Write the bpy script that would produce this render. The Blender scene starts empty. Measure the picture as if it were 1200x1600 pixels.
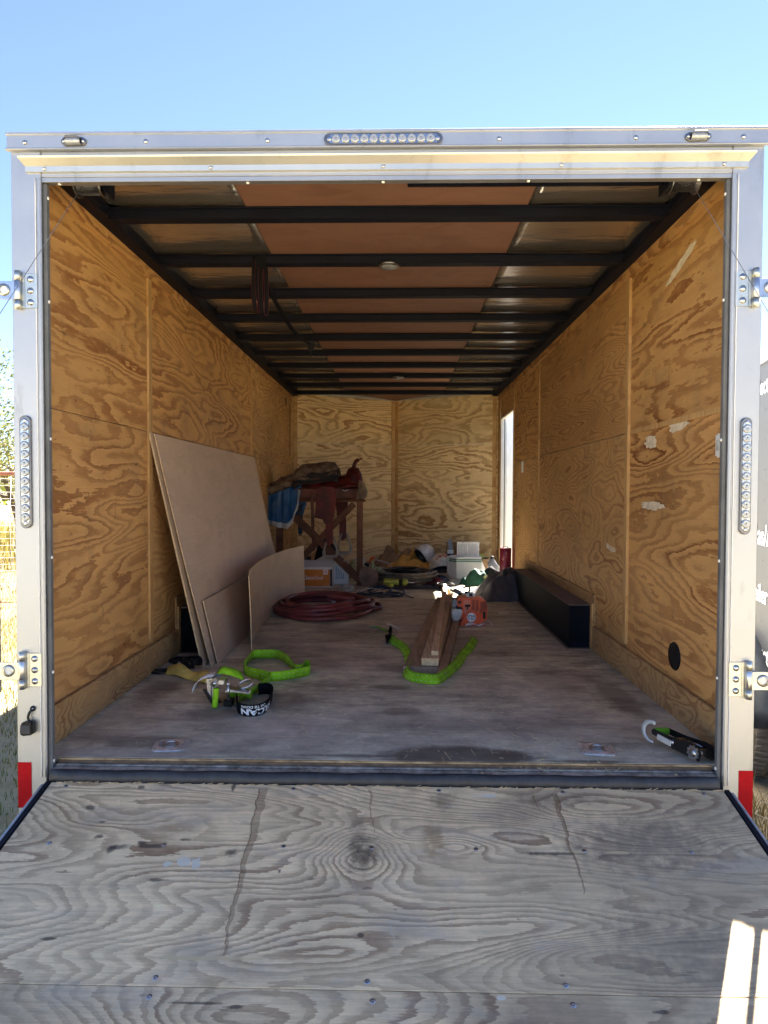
import bpy, bmesh, math, random
from mathutils import Vector, Matrix, noise as mn
R = math.radians
PI = math.pi
SC = bpy.context.scene
COL = SC.collection
rnd = random.Random(7)

# ------------------------------------------------------------------ camera
CX, CY, CZ, YAW, PIT, ROL, FPX = .0601, -2.4067, 1.0156, .022, -.0287, .0032, 1082.0
cF = Vector((-math.sin(YAW)*math.cos(PIT), math.cos(YAW)*math.cos(PIT), math.sin(PIT)))
cR0 = Vector((math.cos(YAW), math.sin(YAW), 0)); cU0 = cR0.cross(cF)
cR = cR0*math.cos(ROL)+cU0*math.sin(ROL); cU = -cR0*math.sin(ROL)+cU0*math.cos(ROL)
cam = bpy.data.cameras.new('camera'); camo = bpy.data.objects.new('camera', cam); COL.objects.link(camo)
m = Matrix((cR, cU, -cF)).transposed().to_4x4(); m.translation = (CX, CY, CZ); camo.matrix_world = m
cam.sensor_fit = 'VERTICAL'; cam.sensor_height = 36; cam.sensor_width = 27; cam.lens = 36*FPX/1600
cam.clip_start = .05; cam.clip_end = 2000
SC.camera = camo

# ------------------------------------------------------------------ light
SUN = Vector((.49, .83, 1.0)).normalized()
w = bpy.data.worlds.new("World"); SC.world = w; w.use_nodes = True
sk = w.node_tree.nodes.new('ShaderNodeTexSky'); sk.sky_type = 'NISHITA'; sk.sun_disc = False
sk.sun_elevation = math.asin(SUN.z); sk.sun_rotation = math.atan2(SUN.x, SUN.y)
sk.dust_density = 0; sk.air_density = .9; sk.ozone_density = 3.5; sk.altitude = 4500
bg = w.node_tree.nodes['Background']; bg.inputs[1].default_value = .05
tint = w.node_tree.nodes.new('ShaderNodeMix'); tint.data_type = 'RGBA'; tint.blend_type = 'MULTIPLY'; tint.inputs[0].default_value = 1
tint.inputs[7].default_value = (1.0, .87, .80, 1)
w.node_tree.links.new(sk.outputs[0], tint.inputs[6]); w.node_tree.links.new(tint.outputs[2], bg.inputs[0])
sl = bpy.data.lights.new('sun', 'SUN'); slo = bpy.data.objects.new('sun', sl); COL.objects.link(slo)
sl.energy = 5.0; sl.angle = R(.5); sl.color = (1, .95, .86)
slo.rotation_euler = SUN.to_track_quat('Z', 'Y').to_euler(); slo.location = (6, 9, 12)
SC.view_settings.view_transform = 'Standard'; SC.view_settings.look = 'None'
SC.view_settings.gamma = 1; SC.view_settings.use_curve_mapping = False
SC.view_settings.exposure = 3.5
SC.render.engine = 'CYCLES'
SC.cycles.max_bounces = 14; SC.cycles.diffuse_bounces = 12; SC.cycles.glossy_bounces = 5
SC.cycles.use_denoising = True; SC.cycles.caustics_reflective = False; SC.cycles.caustics_refractive = False
SC.cycles.sample_clamp_indirect = 8

# ------------------------------------------------------------------ measured levels (metres, trailer bed axis = +Y)
FL = .05          # bed surface
WL = 1.265        # inner wall half width
WO = 1.174        # half width of the rear opening
ZO = 2.088        # top of the rear opening
HC = 2.231        # wall top
DB = 6.10         # end of the side walls
TIP = .80         # depth of the nose
GZ = -.50         # ground

def ray(px, py):
    return (cF + cR*((px-600)/FPX) - cU*((py-800)/FPX))
def F(px, py, z=FL):
    d = ray(px, py); t = (z-CZ)/d.z
    return Vector((CX+d.x*t, CY+d.y*t, z))

# ------------------------------------------------------------------ helpers
def T(loc=(0, 0, 0), rot=(0, 0, 0), s=1):
    mm = Matrix.Translation(loc) @ Matrix.Rotation(rot[2], 4, 'Z') @ Matrix.Rotation(rot[1], 4, 'Y') @ Matrix.Rotation(rot[0], 4, 'X')
    if s != 1: mm = mm @ Matrix.Scale(s, 4)
    return mm

class MB:
    def __init__(s): s.v = []; s.f = []; s.smooth = []
    def add(s, vs, fs, smooth=False, M=None):
        b = len(s.v)
        if M is not None: vs = [M @ Vector(q) for q in vs]
        s.v += [tuple(q) for q in vs]; s.f += [tuple(b+i for i in f) for f in fs]; s.smooth += [smooth]*len(fs)
        return s
    def box(s, a, b, M=None):
        x0, y0, z0 = a; x1, y1, z1 = b
        if x0 > x1: x0, x1 = x1, x0
        if y0 > y1: y0, y1 = y1, y0
        if z0 > z1: z0, z1 = z1, z0
        vs = [(x0, y0, z0), (x1, y0, z0), (x1, y1, z0), (x0, y1, z0), (x0, y0, z1), (x1, y0, z1), (x1, y1, z1), (x0, y1, z1)]
        return s.add(vs, [(0, 3, 2, 1), (4, 5, 6, 7), (0, 1, 5, 4), (1, 2, 6, 5), (2, 3, 7, 6), (3, 0, 4, 7)], False, M)
    def beam(s, p, q, wd, th, up=(0, 0, 1), M=None):
        p = Vector(p); q = Vector(q); d = (q-p).normalized(); up = Vector(up); sd = d.cross(up).normalized(); u = sd.cross(d).normalized()
        vs = []
        for c in (p, q):
            for a, b in ((-1, -1), (1, -1), (1, 1), (-1, 1)): vs.append(c+sd*(a*wd/2)+u*(b*th/2))
        return s.add(vs, [(0, 3, 2, 1), (4, 5, 6, 7), (0, 1, 5, 4), (1, 2, 6, 5), (2, 3, 7, 6), (3, 0, 4, 7)], False, M)
    def tube(s, pts, r, n=8, closed=False, M=None, caps=True):
        pts = [Vector(p) for p in pts]; N = len(pts); rs = r if isinstance(r, (list, tuple)) else [r]*N
        vs = []; fs = []; prev = None
        for i, p in enumerate(pts):
            if closed: t = pts[(i+1) % N]-pts[i-1]
            else: t = pts[min(i+1, N-1)]-pts[max(i-1, 0)]
            if t.length < 1e-9: t = Vector((0, 0, 1))
            t.normalize()
            if prev is None:
                a = Vector((0, 0, 1)) if abs(t.z) < .9 else Vector((1, 0, 0)); u = a.cross(t).normalized()
            else:
                u = prev - t*prev.dot(t)
                if u.length < 1e-6: u = Vector((1, 0, 0)).cross(t)
                u.normalize()
            prev = u; w_ = t.cross(u)
            for k in range(n):
                a = 2*PI*k/n; vs.append(p+(u*math.cos(a)+w_*math.sin(a))*rs[i])
        M_ = N if closed else N-1
        for i in range(M_):
            j = (i+1) % N
            for k in range(n): fs.append((i*n+k, i*n+(k+1) % n, j*n+(k+1) % n, j*n+k))
        if caps and not closed:
            fs.append(tuple(range(n))[::-1]); fs.append(tuple((N-1)*n+k for k in range(n)))
        return s.add(vs, fs, True, M)
    def lathe(s, prof, n=20, M=None, smooth=True, arc=2*PI):
        vs = []; fs = []
        m_ = n if arc >= 2*PI-1e-6 else n+1
        for r, z in prof:
            for k in range(m_): a = arc*k/n; vs.append((r*math.cos(a), r*math.sin(a), z))
        for i in range(len(prof)-1):
            for k in range(n):
                k2 = (k+1) % m_
                fs.append((i*m_+k, i*m_+k2, (i+1)*m_+k2, (i+1)*m_+k))
        return s.add(vs, fs, smooth, M)
    def disc(s, r, h, n=16, M=None):
        return s.lathe([(1e-4, 0), (r, 0), (r, h), (1e-4, h)], n, M, False)
    def prism(s, poly, h, M=None):      # polygon in XY raised by h
        n = len(poly)
        vs = [(x, y, 0) for x, y in poly]+[(x, y, h) for x, y in poly]
        fs = [tuple(range(n))[::-1], tuple(range(n, 2*n))]+[(i, (i+1) % n, n+(i+1) % n, n+i) for i in range(n)]
        return s.add(vs, fs, False, M)
    def grid(s, pts, smooth=True, M=None, closed_u=False):   # pts[i][j]
        nu = len(pts); nv = len(pts[0]); vs = [p for row in pts for p in row]; fs = []
        for i in range(nu if closed_u else nu-1):
            for j in range(nv-1):
                i2 = (i+1) % nu
                fs.append((i*nv+j, i2*nv+j, i2*nv+j+1, i*nv+j+1))
        return s.add(vs, fs, smooth, M)
    def build(s, name, mat, parent=None, bevel=0, solid=0, seed=None, label=None, kind=None, subd=0, loc=None):
        me = bpy.data.meshes.new(name); 
        vs = s.v
        if loc is not None: vs = [(a-loc[0], b-loc[1], c-loc[2]) for a, b, c in vs]
        me.from_pydata(vs, [], s.f); me.polygons.foreach_set('use_smooth', s.smooth)
        bm = bmesh.new(); bm.from_mesh(me)
        bmesh.ops.recalc_face_normals(bm, faces=bm.faces)
        if bevel:
            es = [e for e in bm.edges if len(e.link_faces) == 2 and e.calc_face_angle(0) > .6]
            bmesh.ops.bevel(bm, geom=es, offset=bevel, segments=1 if bevel < .004 else 2, affect='EDGES', clamp_overlap=True)
        bm.to_mesh(me); bm.free(); me.update()
        o = bpy.data.objects.new(name, me); COL.objects.link(o); me.materials.append(mat)
        if loc is not None: o.location = loc
        if parent is not None: o.parent = parent
        if solid:
            md = o.modifiers.new('s', 'SOLIDIFY'); md.thickness = solid; md.offset = 0
        if subd:
            md = o.modifiers.new('d', 'SUBSURF'); md.levels = md.render_levels = subd
        o['seed'] = float(seed if seed is not None else rnd.uniform(0, 40))
        if label: o['label'] = label
        if kind: o['kind'] = kind
        return o

def tag(o, label, cat, group=None):
    o['label'] = label; o['category'] = cat
    if group: o['group'] = group
    return o
def thing(name, label, cat, loc=(0, 0, 0), rot=(0, 0, 0), group=None):
    o = bpy.data.objects.new(name, None); COL.objects.link(o); o.location = loc; o.rotation_euler = rot
    o.empty_display_size = .1
    return tag(o, label, cat, group)
def part_copy(o, loc, rot=None, parent=None, kids=True, seed=None):
    c = o.copy(); COL.objects.link(c); c.location = loc
    if rot is not None: c.rotation_euler = rot
    c.parent = parent if parent is not None else o.parent
    c['seed'] = seed if seed is not None else rnd.uniform(0, 40)
    if kids:
        for ch in list(o.children):
            if ch == c: continue
            d = ch.copy(); COL.objects.link(d); d.parent = c
    return c

def smooth_path(P, step=.02, closed=False):
    P = [Vector(p) for p in P]; n = len(P); out = []
    rng = range(n if closed else n-1)
    for i in rng:
        p1 = P[i]; p2 = P[(i+1) % n]
        p0 = P[i-1] if (i > 0 or closed) else p1*2-p2
        p3 = P[(i+2) % n] if (i+2 < n or closed) else p2*2-p1
        k = max(2, int((p2-p1).length/step))
        for j in range(k):
            t = j/k
            out.append(.5*((2*p1)+(p2-p0)*t+(2*p0-5*p1+4*p2-p3)*t*t+(-p0+3*p1-3*p2+p3)*t**3))
    if not closed: out.append(P[-1])
    return out

# ------------------------------------------------------------------ node helpers
class NT:
    def __init__(s, name, rough=.6, metal=0):
        s.m = bpy.data.materials.new(name); s.m.use_nodes = True; s.t = s.m.node_tree; s.t.nodes.clear()
        s.out = s.n('ShaderNodeOutputMaterial'); s.b = s.n('ShaderNodeBsdfPrincipled'); s.l(s.b.outputs[0], s.out.inputs[0])
        s.b.inputs['Roughness'].default_value = rough; s.b.inputs['Metallic'].default_value = metal
    def n(s, t, **k):
        q = s.t.nodes.new(t)
        for a, b in k.items(): setattr(q, a, b)
        return q
    def l(s, a, b): s.t.links.new(a, b)
    def put(s, v, sock):
        if hasattr(v, 'is_output') or isinstance(v, bpy.types.NodeSocket): s.l(v, sock)
        else:
            if sock.type == 'RGBA' and len(v) == 3: v = (*v, 1)
            sock.default_value = v
    def math(s, op, a, b=0.0, c=0.0):
        q = s.n('ShaderNodeMath', operation=op); s.put(a, q.inputs[0]); s.put(b, q.inputs[1])
        if len(q.inputs) > 2: s.put(c, q.inputs[2])
        return q.outputs[0]
    def mix(s, f, a, b, mode='MIX'):
        q = s.n('ShaderNodeMix', data_type='RGBA', blend_type=mode); s.put(f, q.inputs[0]); s.put(a, q.inputs[6]); s.put(b, q.inputs[7])
        return q.outputs[2]
    def noise(s, vec, scale, detail=3, rough=.5, dist=0, out=0):
        q = s.n('ShaderNodeTexNoise'); s.put(vec, q.inputs['Vector']); q.inputs['Scale'].default_value = scale
        q.inputs['Detail'].default_value = detail; q.inputs['Roughness'].default_value = rough; q.inputs['Distortion'].default_value = dist
        return q.outputs[out]
    def vec(s, x, y, z=0.0):
        q = s.n('ShaderNodeCombineXYZ'); s.put(x, q.inputs[0]); s.put(y, q.inputs[1]); s.put(z, q.inputs[2]); return q.outputs[0]
    def objxyz(s):
        tc = s.n('ShaderNodeTexCoord'); q = s.n('ShaderNodeSeparateXYZ'); s.l(tc.outputs['Object'], q.inputs[0]); s.oc = tc.outputs['Object']
        return q.outputs
    def seed(s):
        a = s.n('ShaderNodeAttribute', attribute_type='OBJECT', attribute_name='seed'); return a.outputs['Fac']
    def ramp(s, f, stops, interp='LINEAR'):
        q = s.n('ShaderNodeValToRGB'); s.put(f, q.inputs[0]); cr = q.color_ramp; cr.interpolation = interp
        while len(cr.elements) < len(stops): cr.elements.new(.5)
        for e, (p, c) in zip(cr.elements, stops):
            e.position = p; e.color = (c, c, c, 1) if isinstance(c, (int, float)) else (*c, 1)
        return q.outputs[0]
    def step(s, x, a, b):   # smoothstep a..b
        q = s.n('ShaderNodeMapRange', interpolation_type='SMOOTHSTEP'); s.put(x, q.inputs[0])
        q.inputs[1].default_value = a; q.inputs[2].default_value = b; return q.outputs[0]
    def bump(s, h, strength=.3, dist=.002):
        q = s.n('ShaderNodeBump'); q.inputs['Strength'].default_value = strength; q.inputs['Distance'].default_value = dist
        s.l(h, q.inputs['Height']); s.l(q.outputs[0], s.b.inputs['Normal'])
    def color(s, c): s.put(c, s.b.inputs['Base Color'])
    def ellipse(s, u, v, u0, v0, su, sv, warp=None, wa=.3, soft=.3):  # 1 inside
        a = s.math('DIVIDE', s.math('SUBTRACT', u, u0), su); b = s.math('DIVIDE', s.math('SUBTRACT', v, v0), sv)
        r = s.math('SQRT', s.math('ADD', s.math('MULTIPLY', a, a), s.math('MULTIPLY', b, b)))
        if warp is not None: r = s.math('ADD', r, s.math('MULTIPLY', s.math('SUBTRACT', warp, .5), wa*2))
        return s.math('SUBTRACT', 1.0, s.step(r, 1-soft, 1.0))

def plain(name, c, rough=.6, metal=0, var=.15, scale=8, bump=0, bscale=60, coat=0, c2=None, spec=None):
    k = NT(name, rough, metal); o = k.objxyz(); sd = k.seed()
    vec = k.n('ShaderNodeVectorMath', operation='ADD'); k.l(k.oc, vec.inputs[0]); k.l(k.vec(sd, sd, 0.0), vec.inputs[1])
    nz = k.noise(vec.outputs[0], scale, 4, .6)
    a = tuple(x*(1-var) for x in c); b = c2 or tuple(min(1, x*(1+var)) for x in c)
    k.color(k.mix(k.step(nz, .3, .7), a, b))
    r = k.n('ShaderNodeMapRange'); k.l(nz, r.inputs[0]); r.inputs[3].default_value = max(0, rough-.08); r.inputs[4].default_value = min(1, rough+.08)
    k.l(r.outputs[0], k.b.inputs['Roughness'])
    if bump: k.bump(k.noise(vec.outputs[0], bscale, 3, .6), bump, .003)
    if coat: k.b.inputs['Coat Weight'].default_value = coat
    if spec is not None: k.b.inputs['Specular IOR Level'].default_value = spec
    return k.m

def ply(name, light, dark, ax, N=26, su=.42, sv=2.1, scale=1.5, dirt=.25, dirtc=(.2, .14, .09), rough=.6, knots=(), extra=None, contrast=1.0, spec=.3, grey=None, dist=.22):
    k = NT(name, rough); o = k.objxyz(); sd = k.seed()
    u = o['XYZ'.index(ax[0])]; v = o['XYZ'.index(ax[1])]
    if name.startswith('ramp'): v = k.math('MULTIPLY', v, -1.0)
    s7 = k.math('MULTIPLY', sd, 3.7)
    P = k.vec(k.math('MULTIPLY', u, su), k.math('MULTIPLY', v, sv), s7)
    h = k.noise(P, scale, 2.2, .42, dist)
    for (u0, v0, a, b, amp) in knots:
        A = k.math('DIVIDE', k.math('SUBTRACT', u, u0), a); B = k.math('DIVIDE', k.math('SUBTRACT', v, v0), b)
        r2 = k.math('ADD', k.math('MULTIPLY', A, A), k.math('MULTIPLY', B, B))
        h = k.math('ADD', h, k.math('MULTIPLY', k.math('EXPONENT', k.math('MULTIPLY', r2, -1.0)), amp))
    j1 = k.noise(k.vec(k.math('MULTIPLY', u, 5.0), k.math('MULTIPLY', v, 16.0), s7), 1.6, 4, .62)
    j2 = k.noise(k.vec(k.math('MULTIPLY', u, 9.0), k.math('MULTIPLY', v, 260.0), s7), 1, 2, .6)
    hh = k.math('ADD', k.math('MULTIPLY', h, N), k.math('ADD', k.math('MULTIPLY', j1, 1.35), k.math('MULTIPLY', j2, .42)))
    fr = k.math('FRACT', hh)
    ring = k.ramp(fr, [(0, 0.0), (.12, 0.0), (.52, .25), (.6, .75), (.86, 1.0), (.97, 1.0), (1.0, 0.0)])
    # each band has a strength of its own
    band = k.n('ShaderNodeTexWhiteNoise', noise_dimensions='1D'); k.l(k.math('FLOOR', k.math('ADD', hh, s7)), band.inputs['W'])
    big = k.noise(P, 2.4, 2, .5)
    amp = k.math('MULTIPLY', k.math('ADD', k.math('MULTIPLY', band.outputs[0], .5), .55), k.math('ADD', k.math('MULTIPLY', k.step(big, .35, .62), .45), .55))
    f = k.math('MULTIPLY', k.math('MULTIPLY', ring, amp), contrast)
    col = k.mix(f, light, dark)
    gr = k.noise(k.vec(k.math('MULTIPLY', u, 7.0), k.math('MULTIPLY', v, 330.0), s7), 1, 3, .65)
    g2 = k.math('ADD', k.math('MULTIPLY', gr, .42), .79)
    col = k.mix(1.0, col, k.vec(g2, g2, g2), 'MULTIPLY')
    tone = k.noise(P, .9, 2, .5); t2 = k.math('ADD', k.math('MULTIPLY', tone, .5), .75)
    col = k.mix(1.0, col, k.vec(t2, t2, k.math('MULTIPLY', t2, 1.0)), 'MULTIPLY')
    dn = k.noise(k.oc, 3.1, 6, .7); dd = k.math('MULTIPLY', k.step(dn, .48, .72), dirt)
    col = k.mix(dd, col, dirtc)
    sp = k.noise(k.vec(k.math('MULTIPLY', u, 14.0), k.math('MULTIPLY', v, 30.0), s7), 1.0, 2, .5)
    col = k.mix(k.math('MULTIPLY', k.step(sp, .74, .78), .6), col, tuple(x*.35 for x in dark))
    if extra: col = extra(k, u, v, col, dn)
    k.color(col); k.b.inputs['Specular IOR Level'].default_value = spec
    k.bump(k.math('ADD', k.math('MULTIPLY', gr, .6), k.math('MULTIPLY', ring, .5)), .25, .0015)
    return k.m

# ------------------------------------------------------------------ materials
M = {}
WLt, WDk = (.64, .36, .135), (.23, .078, .023)
def wall_extra(k, u, v, col, dn):
    sc = k.noise(k.vec(k.math('MULTIPLY', u, 5.0), k.math('MULTIPLY', v, 3.0), 2.0), 2.2, 7, .8)
    col = k.mix(k.math('MULTIPLY', k.step(sc, .60, .66), .45), col, (.10, .055, .03))
    hz = k.noise(k.oc, .9, 3, .5); t = k.math('ADD', k.math('MULTIPLY', hz, .55), .72)
    col = k.mix(1.0, col, k.vec(t, t, t), 'MULTIPLY')
    sp = k.noise(k.oc, 38, 3, .6); return k.mix(k.math('MULTIPLY', k.step(sp, .70, .74), .4), col, (.10, .05, .025))
M['wall'] = ply('wall_plywood', WLt, WDk, 'YZ', N=20, dirt=.28, extra=wall_extra)
M['wall_c'] = ply('wall_plywood_straight', (.58, .33, .13), (.24, .09, .03), 'YZ', N=46, su=.28, sv=2.3, scale=1.5, dirt=.35, extra=wall_extra, contrast=.9)
M['wall_d'] = ply('wall_plywood_broad', (.60, .34, .125), (.25, .088, .026), 'YZ', N=13, su=.4, sv=2.4, scale=1.7, dirt=.3, extra=wall_extra)
M['wall_b'] = ply('wall_plywood_fine', (.62, .37, .15), (.27, .11, .036), 'YZ', N=27, su=.55, sv=1.6, scale=1.7, dirt=.35, contrast=.9, extra=wall_extra)
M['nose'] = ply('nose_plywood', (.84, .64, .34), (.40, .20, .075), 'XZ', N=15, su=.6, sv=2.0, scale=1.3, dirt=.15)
M['batten'] = ply('batten_plywood', (.58, .36, .15), (.42, .22, .08), 'ZY', N=10, su=1, sv=9, dirt=.1)
M['skirt'] = ply('skirting_plywood', (.46, .29, .13), (.26, .12, .05), 'YZ', N=26, su=1.2, sv=3, dirt=.5)

def streak(k, u, v, u0, v0, du, dv, wd, warp):
    # a thin line starting at (u0,v0) towards +(du,dv); 1 on the line
    t = k.math('DIVIDE', k.math('SUBTRACT', v, v0), dv)
    uc = k.math('ADD', k.math('MULTIPLY', t, du), u0)
    uc = k.math('ADD', uc, k.math('MULTIPLY', k.math('SUBTRACT', warp, .5), .05))
    d = k.math('ABSOLUTE', k.math('SUBTRACT', u, uc))
    ww = k.math('MULTIPLY', k.math('SUBTRACT', 1.0, k.math('MULTIPLY', t, .8)), wd)
    on = k.math('LESS_THAN', d, ww)
    return k.math('MULTIPLY', on, k.math('MULTIPLY', k.math('GREATER_THAN', t, 0.0), k.math('LESS_THAN', t, 1.0)))

def bed_extra(k, u, v, col, dn):
    w1 = k.noise(k.oc, 9, 4, .6)
    st = k.noise(k.vec(k.math('MULTIPLY', u, 1.7), k.math('MULTIPLY', v, 5.5), 0.0), 1.2, 7, .75)
    col = k.mix(k.math('MULTIPLY', k.step(st, .44, .64), .65), col, (.15, .115, .088))
    ds = k.noise(k.vec(k.math('MULTIPLY', u, 1.0), k.math('MULTIPLY', v, 3.0), 4.0), 1.1, 5, .65)
    col = k.mix(k.math('MULTIPLY', k.step(ds, .44, .62), .6), col, (.50, .43, .36))
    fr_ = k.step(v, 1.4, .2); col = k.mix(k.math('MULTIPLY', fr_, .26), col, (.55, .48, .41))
    gl = k.noise(k.vec(k.math('MULTIPLY', u, 3.0), k.math('MULTIPLY', v, 60.0), 1.0), 1.0, 5, .75)
    gl2 = k.math('ADD', k.math('MULTIPLY', gl, .55), .75); col = k.mix(1.0, col, k.vec(gl2, gl2, gl2), 'MULTIPLY')
    mt = k.noise(k.oc, 5.0, 7, .78); mt2 = k.math('ADD', k.math('MULTIPLY', mt, 1.9), .05); col = k.mix(1.0, col, k.vec(mt2, mt2, mt2), 'MULTIPLY')
    sc_ = k.noise(k.vec(k.math('MULTIPLY', u, 6.0), k.math('MULTIPLY', v, 26.0), 8.0), 1.0, 6, .8); col = k.mix(k.math('MULTIPLY', k.step(sc_, .58, .64), .6), col, (.62, .55, .47))
    e = k.ellipse(u, v, .25, .10, .30, .115, w1, .38, .3)
    rim = k.math('MULTIPLY', k.ellipse(u, v, .25, .10, .32, .125, w1, .12, .2), .4)
    col = k.mix(rim, col, (.07, .05, .04))
    col = k.mix(k.math('MULTIPLY', e, .62), col, (.06, .045, .037))
    for (a, b, c, d, s_) in ((.6, 1.9, .3, .5, .3), (-.25, 2.3, .35, .4, .35), (.35, .45, .5, .12, .25), (-.75, .55, .2, .1, .45), (.1, 1.35, .3, .12, .4), (-1.1, .9, .12, .3, .5), (1.1, .9, .1, .5, .5), (-.9, .22, .22, .09, .5), (-.55, .75, .35, .2, .45), (.02, 1.0, .12, .06, .6), (.06, .62, .12, .08, .5), (.75, .07, .18, .02, .7), (-.1, .1, .3, .02, .6), (-.5, 1.6, .5, .3, .35), (.9, 1.2, .25, .3, .3)):
        col = k.mix(k.math('MULTIPLY', k.ellipse(u, v, a, b, c, d, w1, .5, .6), s_), col, (.07, .05, .04))
    spk = k.noise(k.oc, 55, 3, .5); col = k.mix(k.math('MULTIPLY', k.step(spk, .70, .74), .45), col, (.5, .46, .4))
    return col
M['bed'] = ply('bed_plywood', (.66, .62, .45), (.45, .41, .30), 'XY', N=9, su=.8, sv=2.4, dirt=.5, dirtc=(.10, .08, .068), rough=.62, spec=.4, contrast=.7, extra=bed_extra)

def ramp_extra(k, u, v, col, dn):
    # u = x, v = distance down the ramp
    w1 = k.noise(k.oc, 10, 4, .6); w2 = k.noise(k.oc, 30, 4, .6)
    gn = k.noise(k.vec(k.math('MULTIPLY', u, 1.3), k.math('MULTIPLY', v, 4.0), 2.0), 1.6, 5, .65)
    gg = k.math('ADD', k.math('MULTIPLY', k.step(gn, .40, .66), .28), k.math('MULTIPLY', k.step(u, -.1, 1.1), .34))
    col = k.mix(gg, col, (.29, .215, .145))
    fw = k.noise(k.vec(k.math('MULTIPLY', u, 4.0), k.math('MULTIPLY', v, 90.0), 1.0), 1.0, 5, .75); f2 = k.math('ADD', k.math('MULTIPLY', fw, .8), .6); col = k.mix(1.0, col, k.vec(f2, f2, f2), 'MULTIPLY')
    mo = k.noise(k.oc, 4.5, 7, .75); m2 = k.math('ADD', k.math('MULTIPLY', mo, .9), .55); col = k.mix(1.0, col, k.vec(m2, m2, m2), 'MULTIPLY')
    pal = k.noise(k.vec(k.math('MULTIPLY', u, 1.8), k.math('MULTIPLY', v, 4.5), 9.0), 1.6, 5, .65)
    col = k.mix(k.math('MULTIPLY', k.step(pal, .52, .70), .40), col, (.42, .36, .30))
    def RV(px, py):
        d = 1.613/((py-769)/1082+.25); return CX+(px-623.5)/1082*d, (2.373-d)*1.031
    def RR(px, py, rx, ry):       # radii in photo pixels -> metres on the ramp
        x0, v0 = RV(px, py); x1, _ = RV(px+rx, py); _, v1 = RV(px, py+ry); _, v2 = RV(px, py-ry); return x0, v0, x1-x0, (v1-v2)/2
    for (px, py, rx, ry, s_, c) in ((572, 1345, 34, 38, .75, (.05, .038, .03)), (560, 1320, 18, 60, .4, (.06, .045, .04)), (680, 1320, 26, 42, .5, (.30, .16, .05)), (690, 1255, 30, 22, .45, (.12, .07, .04)), (90, 1300, 120, 70, .3, (.42, .27, .14)), (1010, 1320, 190, 60, .5, (.09, .075, .08)), (1050, 1480, 160, 90, .4, (.11, .095, .09)), (880, 1250, 120, 14, .4, (.11, .08, .06))):
        col = k.mix(k.math('MULTIPLY', k.ellipse(u, v, *RR(px, py, rx, ry), w2, 1.0, .95), s_), col, c)
    for (px, py, rx, ry) in ((177, 1338, 24, 6), (228, 1335, 32, 5), (165, 1341, 11, 8), (131, 1275, 10, 5), (152, 1297, 9, 3), (145, 1321, 9, 4), (285, 1324, 12, 3), (358, 1344, 13, 9), (60, 1489, 17, 4), (215, 1330, 8, 4), (362, 1239, 4, 8), (213, 1241, 6, 4), (870, 1338, 70, 3), (365, 1595, 14, 5), (565, 1474, 8, 5), (435, 1373, 3, 5), (1040, 1590, 18, 4), (240, 1390, 20, 4), (300, 1590, 60, 3)):
        col = k.mix(k.math('MULTIPLY', k.ellipse(u, v, *RR(px, py, rx, ry), w2, .9, .6), .72), col, (.030, .027, .03))
    for (px, py, rx, ry, s_) in ((300, 1516, 118, 4, .85), (925, 1530, 80, 3.2, .85), (1000, 1383, 22, 3.5, .6), (970, 1335, 22, 3, .8), (905, 1335, 14, 3, .7), (250, 1325, 20, 3, .5), (300, 1322, 22, 3, .4), (790, 1543, 40, 2, .5)):
        col = k.mix(k.math('MULTIPLY', k.ellipse(u, v, *RR(px, py, rx, ry), w2, .8, .4), s_), col, (.66, .50, .28))
    for (px, py, rx, ry) in ((283, 1361, 12, 9), (301, 1361, 9, 11), (256, 1364, 8, 5), (788, 1572, 8, 4), (765, 1247, 22, 2.5), (560, 1230, 30, 2)):
        col = k.mix(k.math('MULTIPLY', k.ellipse(u, v, *RR(px, py, rx, ry), w2, 1.3, .25), .9), col, (.74, .67, .54))
    for (p0, p1, wd, s_) in (((410, 1240), (342, 1512), .017, .6), ((404, 1240), (344, 1500), .0022, .9), ((868, 1243), (919, 1402), .010, .65), ((872, 1243), (915, 1390), .003, .8), ((578, 1240), (588, 1310), .004, .6), ((836, 1245), (844, 1272), .003, .7)):
        u0, v0 = RV(*p0); u1, v1 = RV(*p1)
        col = k.mix(k.math('MULTIPLY', streak(k, u, v, u0, v0, u1-u0, v1-v0, wd, w1), s_*.75), col, (.17, .085, .04))
    for (p0, p1) in (((800, 1300), (860, 1560)), ((960, 1350), (1000, 1460)), ((520, 1300), (610, 1560)), ((700, 1390), (720, 1540)), ((330, 1330), (230, 1560)), ((610, 1450), (650, 1590))):
        u0, v0 = RV(*p0); u1, v1 = RV(*p1)
        col = k.mix(k.math('MULTIPLY', streak(k, u, v, u0, v0, u1-u0, v1-v0, .0012, w1), .45), col, (.6, .52, .42))
    return col
M['ramp'] = ply('ramp_plywood', (.92, .68, .40), (.36, .215, .12), 'XY', N=42, su=.45, sv=1.9, scale=1.5, dirt=.3, dirtc=(.13, .11, .10), rough=.7, contrast=.95,
                knots=((-.05, .31, .11, .13, .17), (-.62, .19, .13, .06, .07), (.24, .28, .09, .05, .07)), extra=ramp_extra)

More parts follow.
